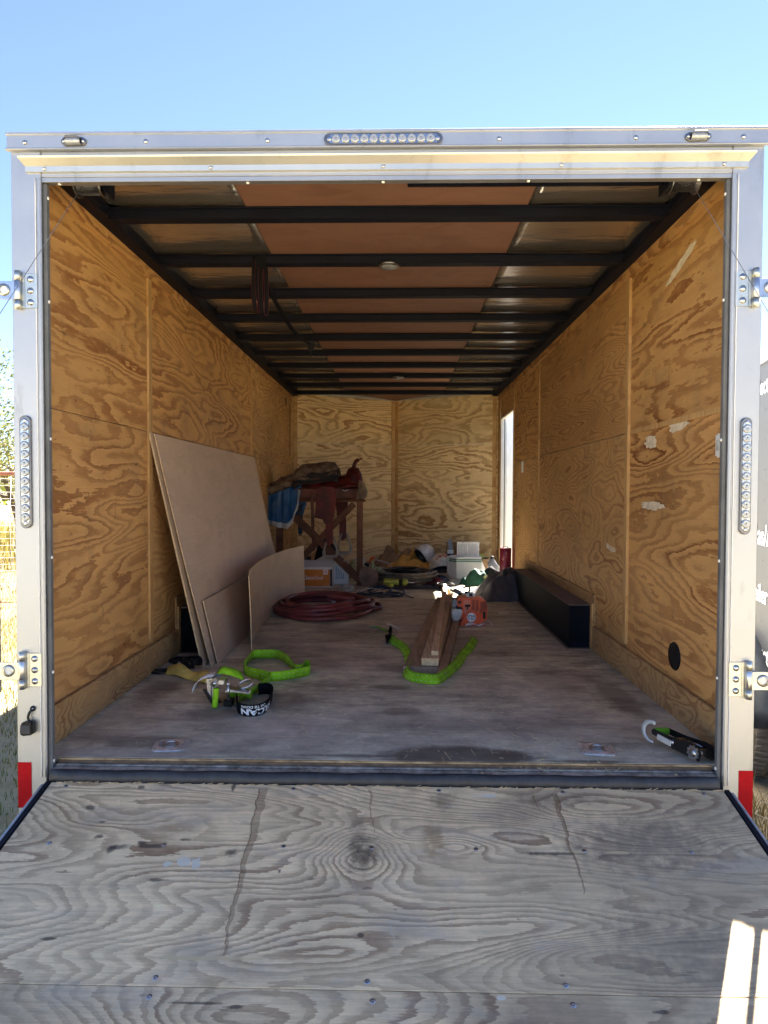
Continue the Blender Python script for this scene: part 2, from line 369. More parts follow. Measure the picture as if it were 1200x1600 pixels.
M['luan'] = ply('luan_plywood', (.66, .50, .375), (.58, .43, .31), 'YZ', N=5, su=.8, sv=1.6, dirt=.12, dirtc=(.36, .25, .17), rough=.55)
M['luan2'] = ply('luan_plywood_tan', (.60, .45, .31), (.52, .37, .245), 'YZ', N=5, su=.8, sv=1.6, dirt=.25, dirtc=(.32, .22, .14), rough=.55)
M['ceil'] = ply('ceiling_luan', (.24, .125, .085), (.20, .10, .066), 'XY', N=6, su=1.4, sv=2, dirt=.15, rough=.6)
M['edge'] = plain('ply_edge', (.60, .45, .27), .7, var=.25, scale=40)
M['edgeb'] = plain('ply_edge_brown', (.33, .22, .12), .8, var=.45, scale=14, c2=(.50, .36, .20))
M['edgedark'] = plain('ply_edge_dark', (.16, .10, .06), .8, var=.3, scale=30)
M['lumber'] = ply('lumber_wood', (.66, .48, .30), (.46, .31, .185), 'YX', N=8, su=.5, sv=9, dirt=.5, dirtc=(.14, .10, .07))
M['lumberdark'] = ply('lumber_wood_dark', (.38, .27, .18), (.25, .17, .11), 'YX', N=8, su=.5, sv=8, dirt=.6, dirtc=(.08, .06, .05))
M['endgrain'] = plain('end_grain', (.58, .42, .24), .8, var=.2, scale=60)

def alum(name, c=(.74, .76, .78), rough=.42, metal=1.0):
    k = NT(name, rough, metal); o = k.objxyz()
    n1 = k.noise(k.oc, 3.5, 5, .65); n2 = k.noise(k.oc, 40, 4, .6)
    k.color(k.mix(k.step(n1, .3, .75), tuple(x*.90 for x in c), c))
    n3 = k.noise(k.vec(k.math('MULTIPLY', o[0], 4.0), k.math('MULTIPLY', o[1], 4.0), k.math('MULTIPLY', o[2], 1.2)), 2.2, 5, .7)
    sm = k.math('MULTIPLY', k.step(n3, .56, .70), .45)
    kk = k.b.inputs['Base Color'].links[0].from_socket
    k.color(k.mix(sm, kk, tuple(x*.55 for x in c)))
    r = k.n('ShaderNodeMapRange'); k.l(n1, r.inputs[0]); r.inputs[3].default_value = rough-.07; r.inputs[4].default_value = rough+.1
    k.l(r.outputs[0], k.b.inputs['Roughness']); k.bump(n2, .06, .002)
    return k.m
M['alum'] = alum('mill_aluminium', (.50, .51, .53), .5)
M['alum2'] = alum('worn_aluminium', (.45, .46, .48), .5)
M['gutter'] = alum('cream_aluminium', (.62, .60, .54), .42)
M['white'] = plain('white_paint', (.78, .78, .76), .45, var=.05)
M['seal'] = plain('grey_rubber', (.13, .135, .14), .7, var=.2)
M['rubber'] = plain('black_rubber', (.02, .023, .03), .5, var=.4, scale=20)
M['black'] = plain('black_plastic', (.009, .009, .011), .42, var=.3, spec=.3)
M['blacksteel'] = plain('black_steel', (.004, .005, .012), .6, var=.3, scale=6, spec=.18)
M['boxblack'] = plain('black_board', (.004, .006, .011), .7, var=.6, scale=5, spec=.12)
M['sill'] = plain('dusty_sill', (.34, .29, .24), .75, var=.5, scale=22, bump=.3)
M['dust'] = plain('dusty_board', (.15, .12, .11), .8, var=.25, scale=10)
M['zinc'] = plain('zinc_plate', (.56, .56, .51), .4, 1, var=.12, scale=14)
M['plate'] = plain('tie_plate_zinc', (.62, .64, .66), .3, .6, var=.2, scale=30)
M['steel'] = plain('bright_steel', (.48, .49, .51), .3, 1, var=.12, scale=20)
M['dsteel'] = plain('dull_steel', (.20, .20, .21), .4, 1, var=.2)
M['clear'] = plain('clear_lens', (.36, .38, .41), .10, .3, var=.15, scale=60, coat=1)
M['lensbase'] = plain('light_reflector', (.45, .47, .50), .25, 1, var=.2, scale=40)
M['redref'] = plain('red_reflective', (.46, .003, .008), .6, var=.1, scale=60, spec=.15)
M['rededge'] = plain('red_piping', (.20, .015, .02), .7)
M['putty'] = plain('putty', (.72, .62, .46), .85, var=.15, scale=25)
M['green'] = plain('lime_webbing', (.27, .56, .02), .8, var=.28, scale=11, bump=.6, bscale=260, spec=.2)
M['grip'] = plain('green_rubber', (.13, .44, .03), .5, var=.1)
M['blackweb'] = plain('black_webbing', (.008, .008, .011), .85, spec=.1, var=.2, bump=.3, bscale=400)
M['yellowweb'] = plain('yellow_webbing', (.72, .54, .13), .75, var=.3, scale=14, bump=.3, bscale=300)
M['paper'] = plain('paper', (.80, .79, .76), .8, var=.06)
M['ink'] = plain('white_print', (.85, .85, .85), .6, var=.02)
M['darkink'] = plain('dark_print', (.03, .03, .03), .6, var=.02)
M['greenink'] = plain('green_print', (.01, .13, .08), .6, var=.05)
M['card'] = plain('white_carton', (.74, .73, .70), .7, var=.08)
M['orangecard'] = plain('orange_carton', (.68, .21, .012), .6, var=.06)
M['orange'] = plain('orange_plastic', (.72, .085, .012), .35, var=.15, scale=12, coat=.3)
M['pink'] = plain('faded_orange', (.72, .20, .12), .45, var=.1)
M['greypl'] = plain('grey_plastic', (.20, .21, .23), .5, var=.2)
M['tank'] = plain('translucent_tank', (.52, .52, .49), .4, var=.2, scale=14)
M['hose'] = plain('red_rubber_hose', (.17, .032, .032), .5, var=.3, scale=6)
M['brass'] = plain('brass', (.6, .45, .22), .35, 1)
M['rope'] = plain('grey_tan_rope', (.17, .135, .10), .85, var=.4, scale=12, bump=.8, bscale=220)
M['ropelight'] = plain('pale_cord', (.50, .46, .38), .85, var=.3, scale=20)
M['navy'] = plain('navy_webbing', (.035, .045, .07), .8, var=.4, scale=15)
M['blue'] = plain('blue_nylon', (.012, .075, .20), .5, var=.3, scale=5, bump=.4, bscale=14)
M['greytape'] = plain('grey_reflective_tape', (.42, .44, .46), .4, var=.15)
M['leather'] = plain('oxblood_leather', (.10, .014, .010), .5, var=.5, scale=9, spec=.2, bump=.25, bscale=120)
M['leather2'] = plain('brown_leather', (.11, .038, .022), .55, spec=.2, var=.4, scale=9, bump=.3, bscale=120)
M['fleece'] = plain('brown_fleece', (.13, .065, .042), .95, var=.45, scale=14, bump=1, bscale=45, c2=(.22, .155, .10))
M['darkpad'] = plain('dark_felt', (.022, .019, .021), .9, var=.3, scale=12, bump=.5)
M['stirrup'] = plain('rawhide_stirrup', (.24, .185, .15), .5, var=.3)
M['rack'] = plain('stained_rack_wood', (.14, .062, .038), .75, spec=.2, var=.3, scale=6, bump=.2)
M['rackend'] = plain('grey_brown_board', (.17, .105, .075), .75, var=.3, scale=12)
M['canvas'] = plain('golden_canvas', (.62, .31, .06), .85, var=.35, scale=7, bump=.5, bscale=30)
M['canvas2'] = plain('brown_canvas', (.30, .18, .09), .85, var=.35, scale=7, bump=.5, bscale=30)
M['tarp'] = plain('dark_grey_cloth', (.072, .070, .082), .8, var=.3, scale=6, bump=.4, bscale=30)
M['helmet'] = plain('grey_shell', (.66, .67, .68), .35, var=.2, scale=20, coat=.4)
M['helmet2'] = plain('cream_shell', (.80, .73, .60), .4, var=.2, scale=16, coat=.4)
M['maroon'] = plain('maroon_paint', (.13, .006, .022), .4, var=.25, scale=8)
M['lime'] = plain('yellow_green_plastic', (.34, .36, .04), .45, var=.2)
M['petal'] = plain('yellow_green_glove', (.42, .42, .10), .7, var=.5, scale=26, c2=(.62, .62, .40))
M['greenbag'] = plain('green_patterned_cloth', (.006, .055, .035), .7, var=.3, scale=30)
M['tyre'] = plain('dusty_tyre', (.10, .085, .07), .85, var=.4, scale=9, bump=.4)
M['greywall'] = plain('dark_grey_siding', (.045, .046, .05), .55, var=.06)
M['sky_white'] = M['white']
M['straw'] = plain('straw', (.58, .47, .29), .8, var=.3, scale=50)
M['pipe'] = plain('rusty_pipe', (.36, .16, .10), .7, var=.3)
M['wire'] = plain('galvanised_wire', (.62, .62, .60), .45, 0, var=.1)
M['bark'] = plain('bark', (.11, .09, .07), .9, var=.4, scale=10, bump=.8)
k = NT('side_ceiling_foil', .2, .85); o_ = k.objxyz()
nz = k.noise(k.vec(k.math('MULTIPLY', o_[0], 1.5), k.math('MULTIPLY', o_[1], 5.0), 0.0), 1.3, 3, .5)
k.color(k.mix(nz, (.42, .37, .33), (.66, .60, .54))); k.bump(nz, .5, .02); M['foil'] = k.m

def leafmat(name, a, b):
    k = NT(name, .6); o = k.objxyz()
    nz = k.noise(k.oc, 1.1, 4, .6); n2 = k.noise(k.oc, 14, 2, .5)
    k.color(k.mix(k.math('ADD', k.math('MULTIPLY', nz, .6), k.math('MULTIPLY', n2, .4)), a, b))
    k.b.inputs['Transmission Weight'].default_value = 0
    tr = k.n('ShaderNodeBsdfTranslucent'); k.put(b, tr.inputs[0]); mx = k.n('ShaderNodeMixShader'); mx.inputs[0].default_value = .35
    k.l(k.b.outputs[0], mx.inputs[1]); k.l(tr.outputs[0], mx.inputs[2]); k.l(mx.outputs[0], k.out.inputs[0])
    return k.m
M['leaf'] = leafmat('spring_leaves', (.055, .085, .012), (.13, .15, .03))
M['leaf2'] = leafmat('yellow_leaves', (.11, .11, .02), (.22, .18, .04))
M['grass'] = leafmat('dry_grass', (.11, .08, .025), (.21, .14, .04))
M['grassg'] = leafmat('green_grass', (.07, .11, .025), (.20, .21, .06))

# ------------------------------------------------------------------ ground
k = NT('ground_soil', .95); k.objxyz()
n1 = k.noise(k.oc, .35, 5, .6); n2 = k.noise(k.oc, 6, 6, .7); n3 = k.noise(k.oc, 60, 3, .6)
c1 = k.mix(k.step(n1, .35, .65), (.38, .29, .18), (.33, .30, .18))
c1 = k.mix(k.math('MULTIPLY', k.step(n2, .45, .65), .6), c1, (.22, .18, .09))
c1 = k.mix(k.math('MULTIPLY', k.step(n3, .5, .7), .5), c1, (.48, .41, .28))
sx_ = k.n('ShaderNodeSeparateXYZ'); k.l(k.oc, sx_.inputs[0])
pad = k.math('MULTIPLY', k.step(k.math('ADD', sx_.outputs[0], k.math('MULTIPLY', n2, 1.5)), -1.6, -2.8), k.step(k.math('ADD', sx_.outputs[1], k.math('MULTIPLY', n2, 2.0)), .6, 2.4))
c1 = k.mix(k.math('MULTIPLY', pad, .85), c1, k.mix(k.step(n2, .4, .62), (.19, .105, .045), (.25, .17, .07)))  # orange soil darkened to offset overbright sun; ground elsewhere kept pale for bounce light
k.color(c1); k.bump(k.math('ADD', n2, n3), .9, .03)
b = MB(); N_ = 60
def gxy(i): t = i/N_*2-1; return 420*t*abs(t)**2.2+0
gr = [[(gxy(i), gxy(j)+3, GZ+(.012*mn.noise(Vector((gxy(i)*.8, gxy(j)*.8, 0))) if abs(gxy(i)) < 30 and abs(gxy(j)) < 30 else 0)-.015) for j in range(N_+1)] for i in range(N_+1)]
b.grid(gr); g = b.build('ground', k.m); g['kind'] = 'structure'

# ================================================================== TRAILER
TR = thing('enclosed_trailer', 'white cargo trailer with bare plywood inside and its rear ramp lowered', 'trailer')
def P(name, mb, mat, **kw): return mb.build(name, M[mat] if isinstance(mat, str) else mat, kw.pop('parent', TR), **kw)

# ---- outer body skin
b = MB(); ox = 1.292
for sgn in (-1, 1):
    if sgn < 0:
        b.box((-ox, .036, -.12), (-ox+.012, DB, 2.27))
    else:
        b.box((ox-.012, .036, -.12), (ox, 4.93, 2.27)); b.box((ox-.012, 4.93, 1.90), (ox, 5.86, 2.27)); b.box((ox-.012, 5.86, -.12), (ox, DB, 2.27)); b.box((ox-.012, 4.93, -.12), (ox, 5.86, .03))
b2 = MB()
for sgn in (-1, 1):
    b2.beam((sgn*(ox-.006), DB, 1.075), (0, DB+TIP+.03, 1.075), 2.39, .012, up=(0, 0, 1)) if False else None
    p0 = Vector((sgn*(ox-.002), DB+.002, 0)); p1 = Vector((0, DB+TIP+.035, 0)); n_ = Vector((p1-p0).cross(Vector((0, 0, 1)))).normalized()*(.006)
    vs = [p0+Vector((0, 0, -.12)), p1+Vector((0, 0, -.12)), p1+Vector((0, 0, 2.27)), p0+Vector((0, 0, 2.27))]
    b2.add([v+n_ for v in vs]+[v-n_ for v in vs], [(0, 1, 2, 3), (7, 6, 5, 4), (0, 4, 5, 1), (1, 5, 6, 2), (2, 6, 7, 3), (3, 7, 4, 0)])
P('side_skin', b, 'white'); P('nose_skin', b2, 'white')
b = MB(); rp = [(-ox, .112), (ox, .112), (ox, DB), (0, DB+TIP+.04), (-ox, DB)]
b.prism(rp, .012, T((0, 0, 2.275))); P('roof', b, 'alum2')
b = MB(); b.prism([(-1.28, .06), (1.28, .06), (1.28, DB), (0, DB+TIP), (-1.28, DB)], .06, T((0, 0, -.115)))
for y in (.5, 1.5, 2.5, 3.5, 4.5, 5.5): b.box((-1.25, y, -.18), (1.25, y+.05, -.12))
P('chassis', b, 'blacksteel')
for sgn in (-1, 1):
    for y in (2.6, 3.4):
        q = MB(); q.lathe([(.001, -.055), (.2, -.055), (.31, -.065), (.335, -.04), (.335, .04), (.31, .065), (.2, .055), (.001, .055)], 28, T((0, 0, 0), (0, PI/2, 0)))
        o = P('wheel', q, 'tyre', loc=None); o.location = (sgn*1.197, y, GZ+.335)

# ---- bed
bed = []
for i, (y0, y1) in enumerate(((.06, 1.276), (1.28, 2.496), (2.5, 3.716), (3.72, 4.936), (4.94, DB))):
    b = MB(); b.box((-WL, y0, FL-.02), (WL, y1, FL)); P('floor_panel', b, 'bed', seed=3+i*5.3)
b = MB(); b.prism([(-WL, DB+.004), (WL, DB+.004), (0, DB+TIP)], .018, T((0, 0, FL-.02))); P('floor_panel', b, 'bed', seed=9.1)
b = MB(); b.box((-WO, .052, FL-.008), (WO, .0595, FL-.0015)); P('floor_edge_strip', b, 'edgeb')
b = MB(); b.box((-WO, .048, FL-.02), (WO, .0592, FL-.0085)); P('floor_edge_dark_ply', b, 'edgedark')  # dark lower ply layer showing at the floor edge
b = MB(); b.box((-WO, -.004, .0), (WO, .0475, .027)); b.box((-WO, .030, .028), (WO, .044, .033)); P('sill', b, 'sill', bevel=.003)
b = MB()
pr = []
for i in range(60):
    x = -1.165+i*2.33/59; wv = .0022*math.sin(i*.9)+.0015*mn.noise(Vector((i*.7, 0, 0)))
    pr.append([(x, -.006, .029+wv*.6), (x, -.016, .032+wv), (x, -.026, .024+wv), (x, -.031, .006), (x, -.028, -.012)])
b.grid(pr); P('rubber_seal', b, 'rubber', solid=.004)

# ---- side walls: plywood panels
ZM = 1.33
def wall_panel(sgn, y0, y1, z0, z1, mat, seed, th=.01):
    b = MB(); b.box((sgn*WL, y0+.002, z0+.002), (sgn*(WL+th), y1-.002, z1-.002)); return P('wall_panel', b, mat, seed=seed)
for (sgn, y0, y1, z0, z1, mt, sd) in (
    (-1, .037, 1.21, ZM, HC, 'wall_d', 11.3), (-1, .037, 1.21, FL, ZM, 'wall', 23.7),
    (-1, 1.21, 3.76, ZM, HC, 'wall', 5.2), (-1, 1.21, 3.76, FL, ZM, 'wall_b', 31.9),
    (-1, 3.76, DB, ZM, HC, 'wall_b', 17.6), (-1, 3.76, DB, FL, ZM, 'wall_b', 8.8),
    (1, .037, 1.26, ZM, HC, 'wall_d', 2.6), (1, .037, 1.26, FL, ZM, 'wall', 27.1),
    (1, 1.26, 3.60, ZM, HC, 'wall_c', 19.4), (1, 1.26, 3.60, FL, ZM, 'wall_b', 13.5),
    (1, 3.60, 4.93, ZM, HC, 'wall', 36.2), (1, 3.60, 4.93, FL, ZM, 'wall_b', 21.2),
    (1, 4.93, 5.86, 1.902, HC, 'wall', 29.2), (1, 5.86, DB, FL, HC, 'wall', 7.7)):
    wall_panel(sgn, y0, y1, z0, z1, mt, sd)
def batten(sgn, y, z0, z1, wd=.05, th=.012):
    b = MB(); b.box((sgn*(WL-.0005), y-wd/2, z0), (sgn*(WL-th), y+wd/2, z1)); P('batten', b, 'batten', bevel=.001)
batten(-1, 1.235, .22, 2.13); batten(-1, 3.76, .22, 2.13, .035); batten(-1, 6.06, .07, 2.2, .06)
batten(1, 1.265, .22, 2.13, .045, .016); batten(1, 3.60, .22, 2.13, .04); batten(1, 4.90, .07, 2.2, .045); batten(1, 5.90, .07, 2.2, .05)
for sgn, ys in ((-1, ((.037, 1.9), (4.0, 6.05))), (1, ((.037, 1.93), (3.95, 4.88)))):
    for y0, y1 in ys:
        b = MB(); b.box((sgn*(WL-.001), y0, FL+.001), (sgn*(WL-.020), y1, .20)); P('skirting_board', b, 'skirt', bevel=.001)
for sgn in (-1, 1):     # upper strip along the wall top, one piece per panel
    for y0, y1 in ((.037, 1.9), (1.905, 4.4), (4.405, 6.05)):
        b = MB(); b.box((sgn*(WL-.001), y0, 2.135), (sgn*(WL-.012), y1, HC-.03)); P('top_strip', b, 'wall', bevel=.001)
# horizontal grey middle strip right wall seams
b = MB(); b.box((WL-.001, .08, ZM-.012), (WL-.006, 1.235, ZM+.012)); P('seam_strip', b, 'batten')

# ---- nose walls
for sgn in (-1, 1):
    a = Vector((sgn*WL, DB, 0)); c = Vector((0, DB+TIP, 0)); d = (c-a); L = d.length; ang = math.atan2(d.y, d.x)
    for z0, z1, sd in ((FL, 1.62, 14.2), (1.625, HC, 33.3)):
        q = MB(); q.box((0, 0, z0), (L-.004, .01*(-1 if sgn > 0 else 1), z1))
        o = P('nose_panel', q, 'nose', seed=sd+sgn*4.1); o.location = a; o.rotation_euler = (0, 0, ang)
    for xx, wd in ((.02, .05), (L-.055, .05)):
        q = MB(); q.box((xx, 0, FL), (xx+wd, .012*(1 if sgn > 0 else -1), HC-.005)); o = P('batten', q, 'batten'); o.location = a; o.rotation_euler = (0, 0, ang)
q = MB(); q.box((.1, 0, 1.56), (1.36, -.008, 1.62)); o = P('batten', q, 'nose'); o.location = (-WL, DB, 0); o.rotation_euler = (0, 0, math.atan2(TIP, WL))

# ---- ceiling
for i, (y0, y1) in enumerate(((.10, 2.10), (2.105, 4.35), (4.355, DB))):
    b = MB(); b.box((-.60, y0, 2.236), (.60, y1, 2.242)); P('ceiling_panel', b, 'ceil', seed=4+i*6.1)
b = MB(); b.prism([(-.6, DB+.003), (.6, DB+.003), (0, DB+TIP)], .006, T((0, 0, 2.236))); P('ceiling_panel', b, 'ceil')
for sgn in (-1, 1):
    b = MB(); ny = 110; nx = 14; pts = []
    for i in range(nx+1):
        row = []
        for j in range(ny+1):
            x = sgn*(.60+.66*i/nx); y = .10+(DB-.1)*j/ny
            row.append((x, y, 2.248+.005*mn.noise(Vector((x*1.3, y*2.2, sgn*3)))+.0016*mn.noise(Vector((x*4, y*6, 0)))))
        pts.append(row)
    b.grid(pts); P('ceiling_sheet', b, 'foil', solid=.002)
b = MB(); b.prism([(-1.26, DB), (1.26, DB), (0, DB+TIP)], .003, T((0, 0, 2.252))); P('ceiling_sheet', b, 'foil')
bow = None
for i in range(10):
    y = .62+.592*i
    hw = 1.20 if y < DB else max(.1, 1.26*(1-(y-DB)/TIP)-.05)
    if i < 10 and bow is not None and y < DB:
        part_copy(bow, (0, y, 0)); continue
    q = MB(); q.box((-hw, -.034, 2.190), (hw, .030, 2.234)); q.box((-hw, -.048, 2.2275), (hw, .044, 2.2338))
    o = P('roof_bow', q, 'blacksteel', bevel=.002); o.location = (0, y, 0)
    if bow is None: bow = o
for sgn in (-1, 1):
    b = MB(); b.box((sgn*1.195, .1, 2.19), (sgn*1.262, DB, 2.247)); b.box((sgn*(WL-.014), .1, HC-.030), (sgn*(WL-.001), DB, HC+.01)); P('top_rail', b, 'blacksteel', bevel=.002)
    # loose wires along the rail
    for kx in range(2):
        b = MB(); pts = [(sgn*(1.185-.012*kx)+.008*mn.noise(Vector((j*.9, kx, sgn))), .15+5.9*j/70, 2.186+.012*mn.noise(Vector((j*.7, kx+3, 0)))) for j in range(71)]
        b.tube(pts, .0022, 5); P('wire', b, 'blacksteel')
# dome lights
def dome(x, y, r):
    b = MB(); b.lathe([(1e-4, -.022), (r*.55, -.021), (r*.8, -.014), (r*.82, -.004)], 24, T((x, y, 2.192))); l_ = P('dome_light', MB().lathe([(r*.8, -.016), (r, -.012), (r*1.02, 0), (1e-4, 0)], 24, T((x, y, 2.194))), 'dsteel')
    P('lens', b, 'greypl', parent=l_)
dome(.003, 1.21, .056); dome(.045, 4.72, .055)

# ---- rear frame
b = MB()
for sgn in (-1, 1):
    q = MB(); q.box((sgn*1.293, .0, -.145), (sgn*1.188, .034, 2.1955)); q.box((sgn*1.198, -.006, .0), (sgn*1.188, .001, 2.10)); post = P('corner_post', q, 'alum', bevel=.003)
    q = MB(); q.box((sgn*1.1875, .012, -.01), (sgn*WO, .034, ZO)); P('post_seal', q, 'seal', bevel=.002)
    for z in (.05, .37, .78, 1.2, 1.68, 2.04):
        q = MB(); q.lathe([(.006, 0), (.005, .003), (1e-4, .004)], 10, T((sgn*WO, .022, z), (0, -sgn*PI/2, 0))); P('screw', q, 'white')
    # wavy caulk bead
    q = MB(); q.tube([(sgn*(1.206+.0016*mn.noise(Vector((j*.8, 0, sgn)))), -.0015, .0+2.1*j/60) for j in range(61)], .0022, 6); P('caulk_bead', q, 'white')
q = MB(); q.box((-1.300, -.012, 2.196), (1.300, .10, 2.245)); q.box((-1.303, -.016, 2.241), (1.303, .11, 2.252)); q.box((-1.303, -.018, 2.190), (1.303, .0, 2.197)); cap = P('top_cap', q, 'alum', bevel=.002)
q = MB(); q.box((-1.1870, .002, 2.104), (1.1870, .034, 2.1955)); P('header', q, 'alum', bevel=.002)
q = MB(); q.box((-1.187, .004, ZO), (1.187, .033, 2.1035)); P('header_seal', q, 'alum2', bevel=.001)
# drip rail: a lip that leans out, one bent strip
q = MB(); pr = []
for x in (-1.252, 1.252):
    e = .012 if abs(x) > 1 else 0
    pr.append([(x*.988, .0012, 2.118), (x*.988, -.008, 2.119), (x*.988, -.009, 2.137), (x, -.030, 2.157), (x, -.032, 2.161), (x, .001, 2.1615)])
q.grid(pr, smooth=False); P('drip_rail', q, 'gutter', solid=.002)
for x in (-1.17, -.592, .001, .607, 1.153):
    q = MB(); q.lathe([(.0075, 0), (.0075, .002), (.004, .005), (1e-4, .0055)], 10, T((x, -.0095, 2.128), (PI/2, 0, 0))); P('screw', q, 'steel')
for x in (-1.235, -.815, -.395, .395, .855, 1.215):
    q = MB(); q.lathe([(.008, 0), (.008, .002), (.004, .005), (1e-4, .0055)], 10, T((x, -.0125, 2.216), (PI/2, 0, 0))); P('screw', q, 'steel')
for x in (-1.13, -.47, 0, .5, 1.08):
    q = MB(); q.lathe([(.006, 0), (.005, .003), (1e-4, .004)], 10, T((x, .018, ZO-.0005), (PI, 0, 0))); P('screw', q, 'white')

# ---- LED bars
def led_bar(cx, cz, L, wd, vertical, y=-.014, n=11):
    rot = (PI/2, 0, 0) if not vertical else (PI/2, -PI/2, 0)
    base = MB(); pts = []
    for i in range(24):
        a = 2*PI*i/24; pts.append(((L/2-wd/2)*(1 if math.cos(a) > 0 else -1)+wd/2*math.cos(a), wd/2*math.sin(a)))
    MM = Matrix.Translation((cx, y+.0135, cz)) @ Matrix.Rotation(PI/2, 4, 'X') @ (Matrix.Rotation(PI/2, 4, 'Z') if vertical else Matrix())
    base.prism(pts, .0085, MM); o = P('light_bar', base, 'dsteel', bevel=.002)
    ins = MB(); ins.prism([(x*.93, yy*.72) for x, yy in pts], .0012, MM @ Matrix.Translation((0, 0, .0086))); P('reflector', ins, 'lensbase', parent=o)
    first = None
    stp = (L-2*wd)/(n-1)*1.0; r = min(stp*.47, wd*.40)
    for i in range(n):
        p_ = MM @ Vector((-stp*(n-1)/2+i*stp, 0, .0098))
        if first is None:
            q = MB(); q.lathe([(r, 0), (r*.97, .003), (r*.7, .006), (r*.45, .0045), (r*.25, .005), (1e-4, .0052)], 16, T((0, 0, 0), (PI/2, 0, 0)))
            first = P('led_lens', q, 'clear', parent=o); first.location = p_
            q = MB(); q.lathe([(r*.24, 0), (r*.12, .002), (1e-4, .0024)], 8, T((0, 0, 0), (PI/2, 0, 0))); dot = q
        else:
            c = first.copy(); COL.objects.link(c); c.parent = o; c.location = p_
    q = MB()
    for i in range(n): 
        p_ = MM @ Vector((-stp*(n-1)/2+i*stp, 0, .0148)); q.lathe([(r*.22, 0), (r*.12, .0016), (1e-4, .002)], 8, Matrix.Translation(p_) @ Matrix.Rotation(PI/2, 4, 'X'))
    P('led_chip', q, 'dsteel', parent=o)
    for s_ in (-1, 1):
        q = MB(); p_ = MM @ Vector((s_*(L/2-wd*.45), 0, .0088)); q.lathe([(wd*.2, 0), (wd*.18, .003), (wd*.08, .004), (1e-4, .003)], 12, Matrix.Translation(p_) @ Matrix.Rotation(PI/2, 4, 'X')); P('screw', q, 'steel', parent=o)
led_bar(.001, 2.2155, .405, .042, False, y=-.026)
led_bar(-1.249, 1.082, .395, .040, True); led_bar(1.246, 1.074, .400, .038, True)
for x in (-1.063, 1.062):
    q = MB(); pts = [((.024 if math.cos(2*PI*i/20) > 0 else -.024)+.019*math.cos(2*PI*i/20), .015*math.sin(2*PI*i/20)) for i in range(20)]
    MM = Matrix.Translation((x, -.0125, 2.216)) @ Matrix.Rotation(PI/2, 4, 'X')
    q.prism(pts, .008, MM); o = P('marker_light', q, 'dsteel', bevel=.002)
    q = MB(); q.lathe([(.0125, -.026), (.0125, .026)], 14, MM @ Matrix.Translation((0, 0, .006)) @ Matrix.Rotation(PI/2, 4, 'Y')); P('lens', q, 'clear', parent=o)
    q = MB(); q.tube([(x-.028, -.030, 2.219), (x-.02, -.036, 2.224), (x+.02, -.036, 2.224), (x+.028, -.030, 2.219)], .003, 6); P('guard', q, 'dsteel', parent=o)
    for s_ in (-1, 1):
        q = MB(); q.lathe([(.006, 0), (.004, .003), (1e-4, .0034)], 10, MM @ Matrix.Translation((s_*.033, 0, .008))); P('screw', q, 'steel', parent=o)

# ---- hinges on the corner posts with a strap reaching out to an upright bar
for sgn in (-1, 1):
    q = MB(); q.box((sgn*1.352, -.008, .300), (sgn*1.369, .010, 1.80)); P('upright_bar', q, 'dsteel', bevel=.003)
    for z in (1.712, .383 if sgn < 0 else .372):
        q = MB(); q.box((sgn*1.202, -.0035, z-.060), (sgn*1.246, -.0005, z+.060))
        o = P('hinge', q, 'zinc', bevel=.0014)
        q = MB(); q.tube([(sgn*1.266, -.012, z-.066), (sgn*1.266, -.012, z-.034)], .011, 12); q.tube([(sgn*1.266, -.012, z+.034), (sgn*1.266, -.012, z+.066)], .011, 12)
        q.box((sgn*1.246, -.004, z-.060), (sgn*1.262, -.001, z+.060)); P('knuckle', q, 'zinc', parent=o)
        q = MB(); q.tube([(sgn*1.266, -.012, z-.033), (sgn*1.266, -.012, z+.033)], .0112, 12)
        q.box((sgn*1.270, -.017, z-.033), (sgn*1.3515, -.012, z+.030)); P('strap_arm', q, 'steel', parent=o, bevel=.001)
        q = MB(); q.lathe([(.014, 0), (.020, .001), (.021, .004), (.014, .005)], 18, T((sgn*1.312, -.0165, z), (PI/2, 0, 0)));  P('ring', q, 'zinc', parent=o)
        q = MB(); q.disc(.013, .0012, 16, T((sgn*1.312, -.017, z), (PI/2, 0, 0)));  P('bolt_hole', q, 'white', parent=o)
        for dz in (-.04, 0, .04):
            q = MB(); q.lathe([(.0115, 0), (.0115, .0015), (.008, .004), (.006, .006), (1e-4, .0062)], 12, T((sgn*1.226, -.0035, z+dz), (PI/2, 0, 0))); P('screw', q, 'steel', parent=o)
# reflectors
for sgn, x0 in ((-1, 1.292), (1, 1.292)):
    q = MB(); q.box((sgn*x0, -.0016, -.112), (sgn*1.243, -.0004, .052)); P('red_reflector', q, 'redref')
# switch / hook at the right jamb
q = MB(); q.box((1.2655, .185, 1.150), (1.252, .245, 1.240)); o = P('switch_plate', q, 'white', bevel=.006)
q = MB(); q.box((1.252, .203, 1.175), (1.247, .227, 1.215)); P('switch', q, 'tank', parent=o, bevel=.002)
q = MB(); q.box((1.2645, 4.35, 1.21), (1.252, 4.42, 1.32)); P('switch_plate', q, 'white', bevel=.004)

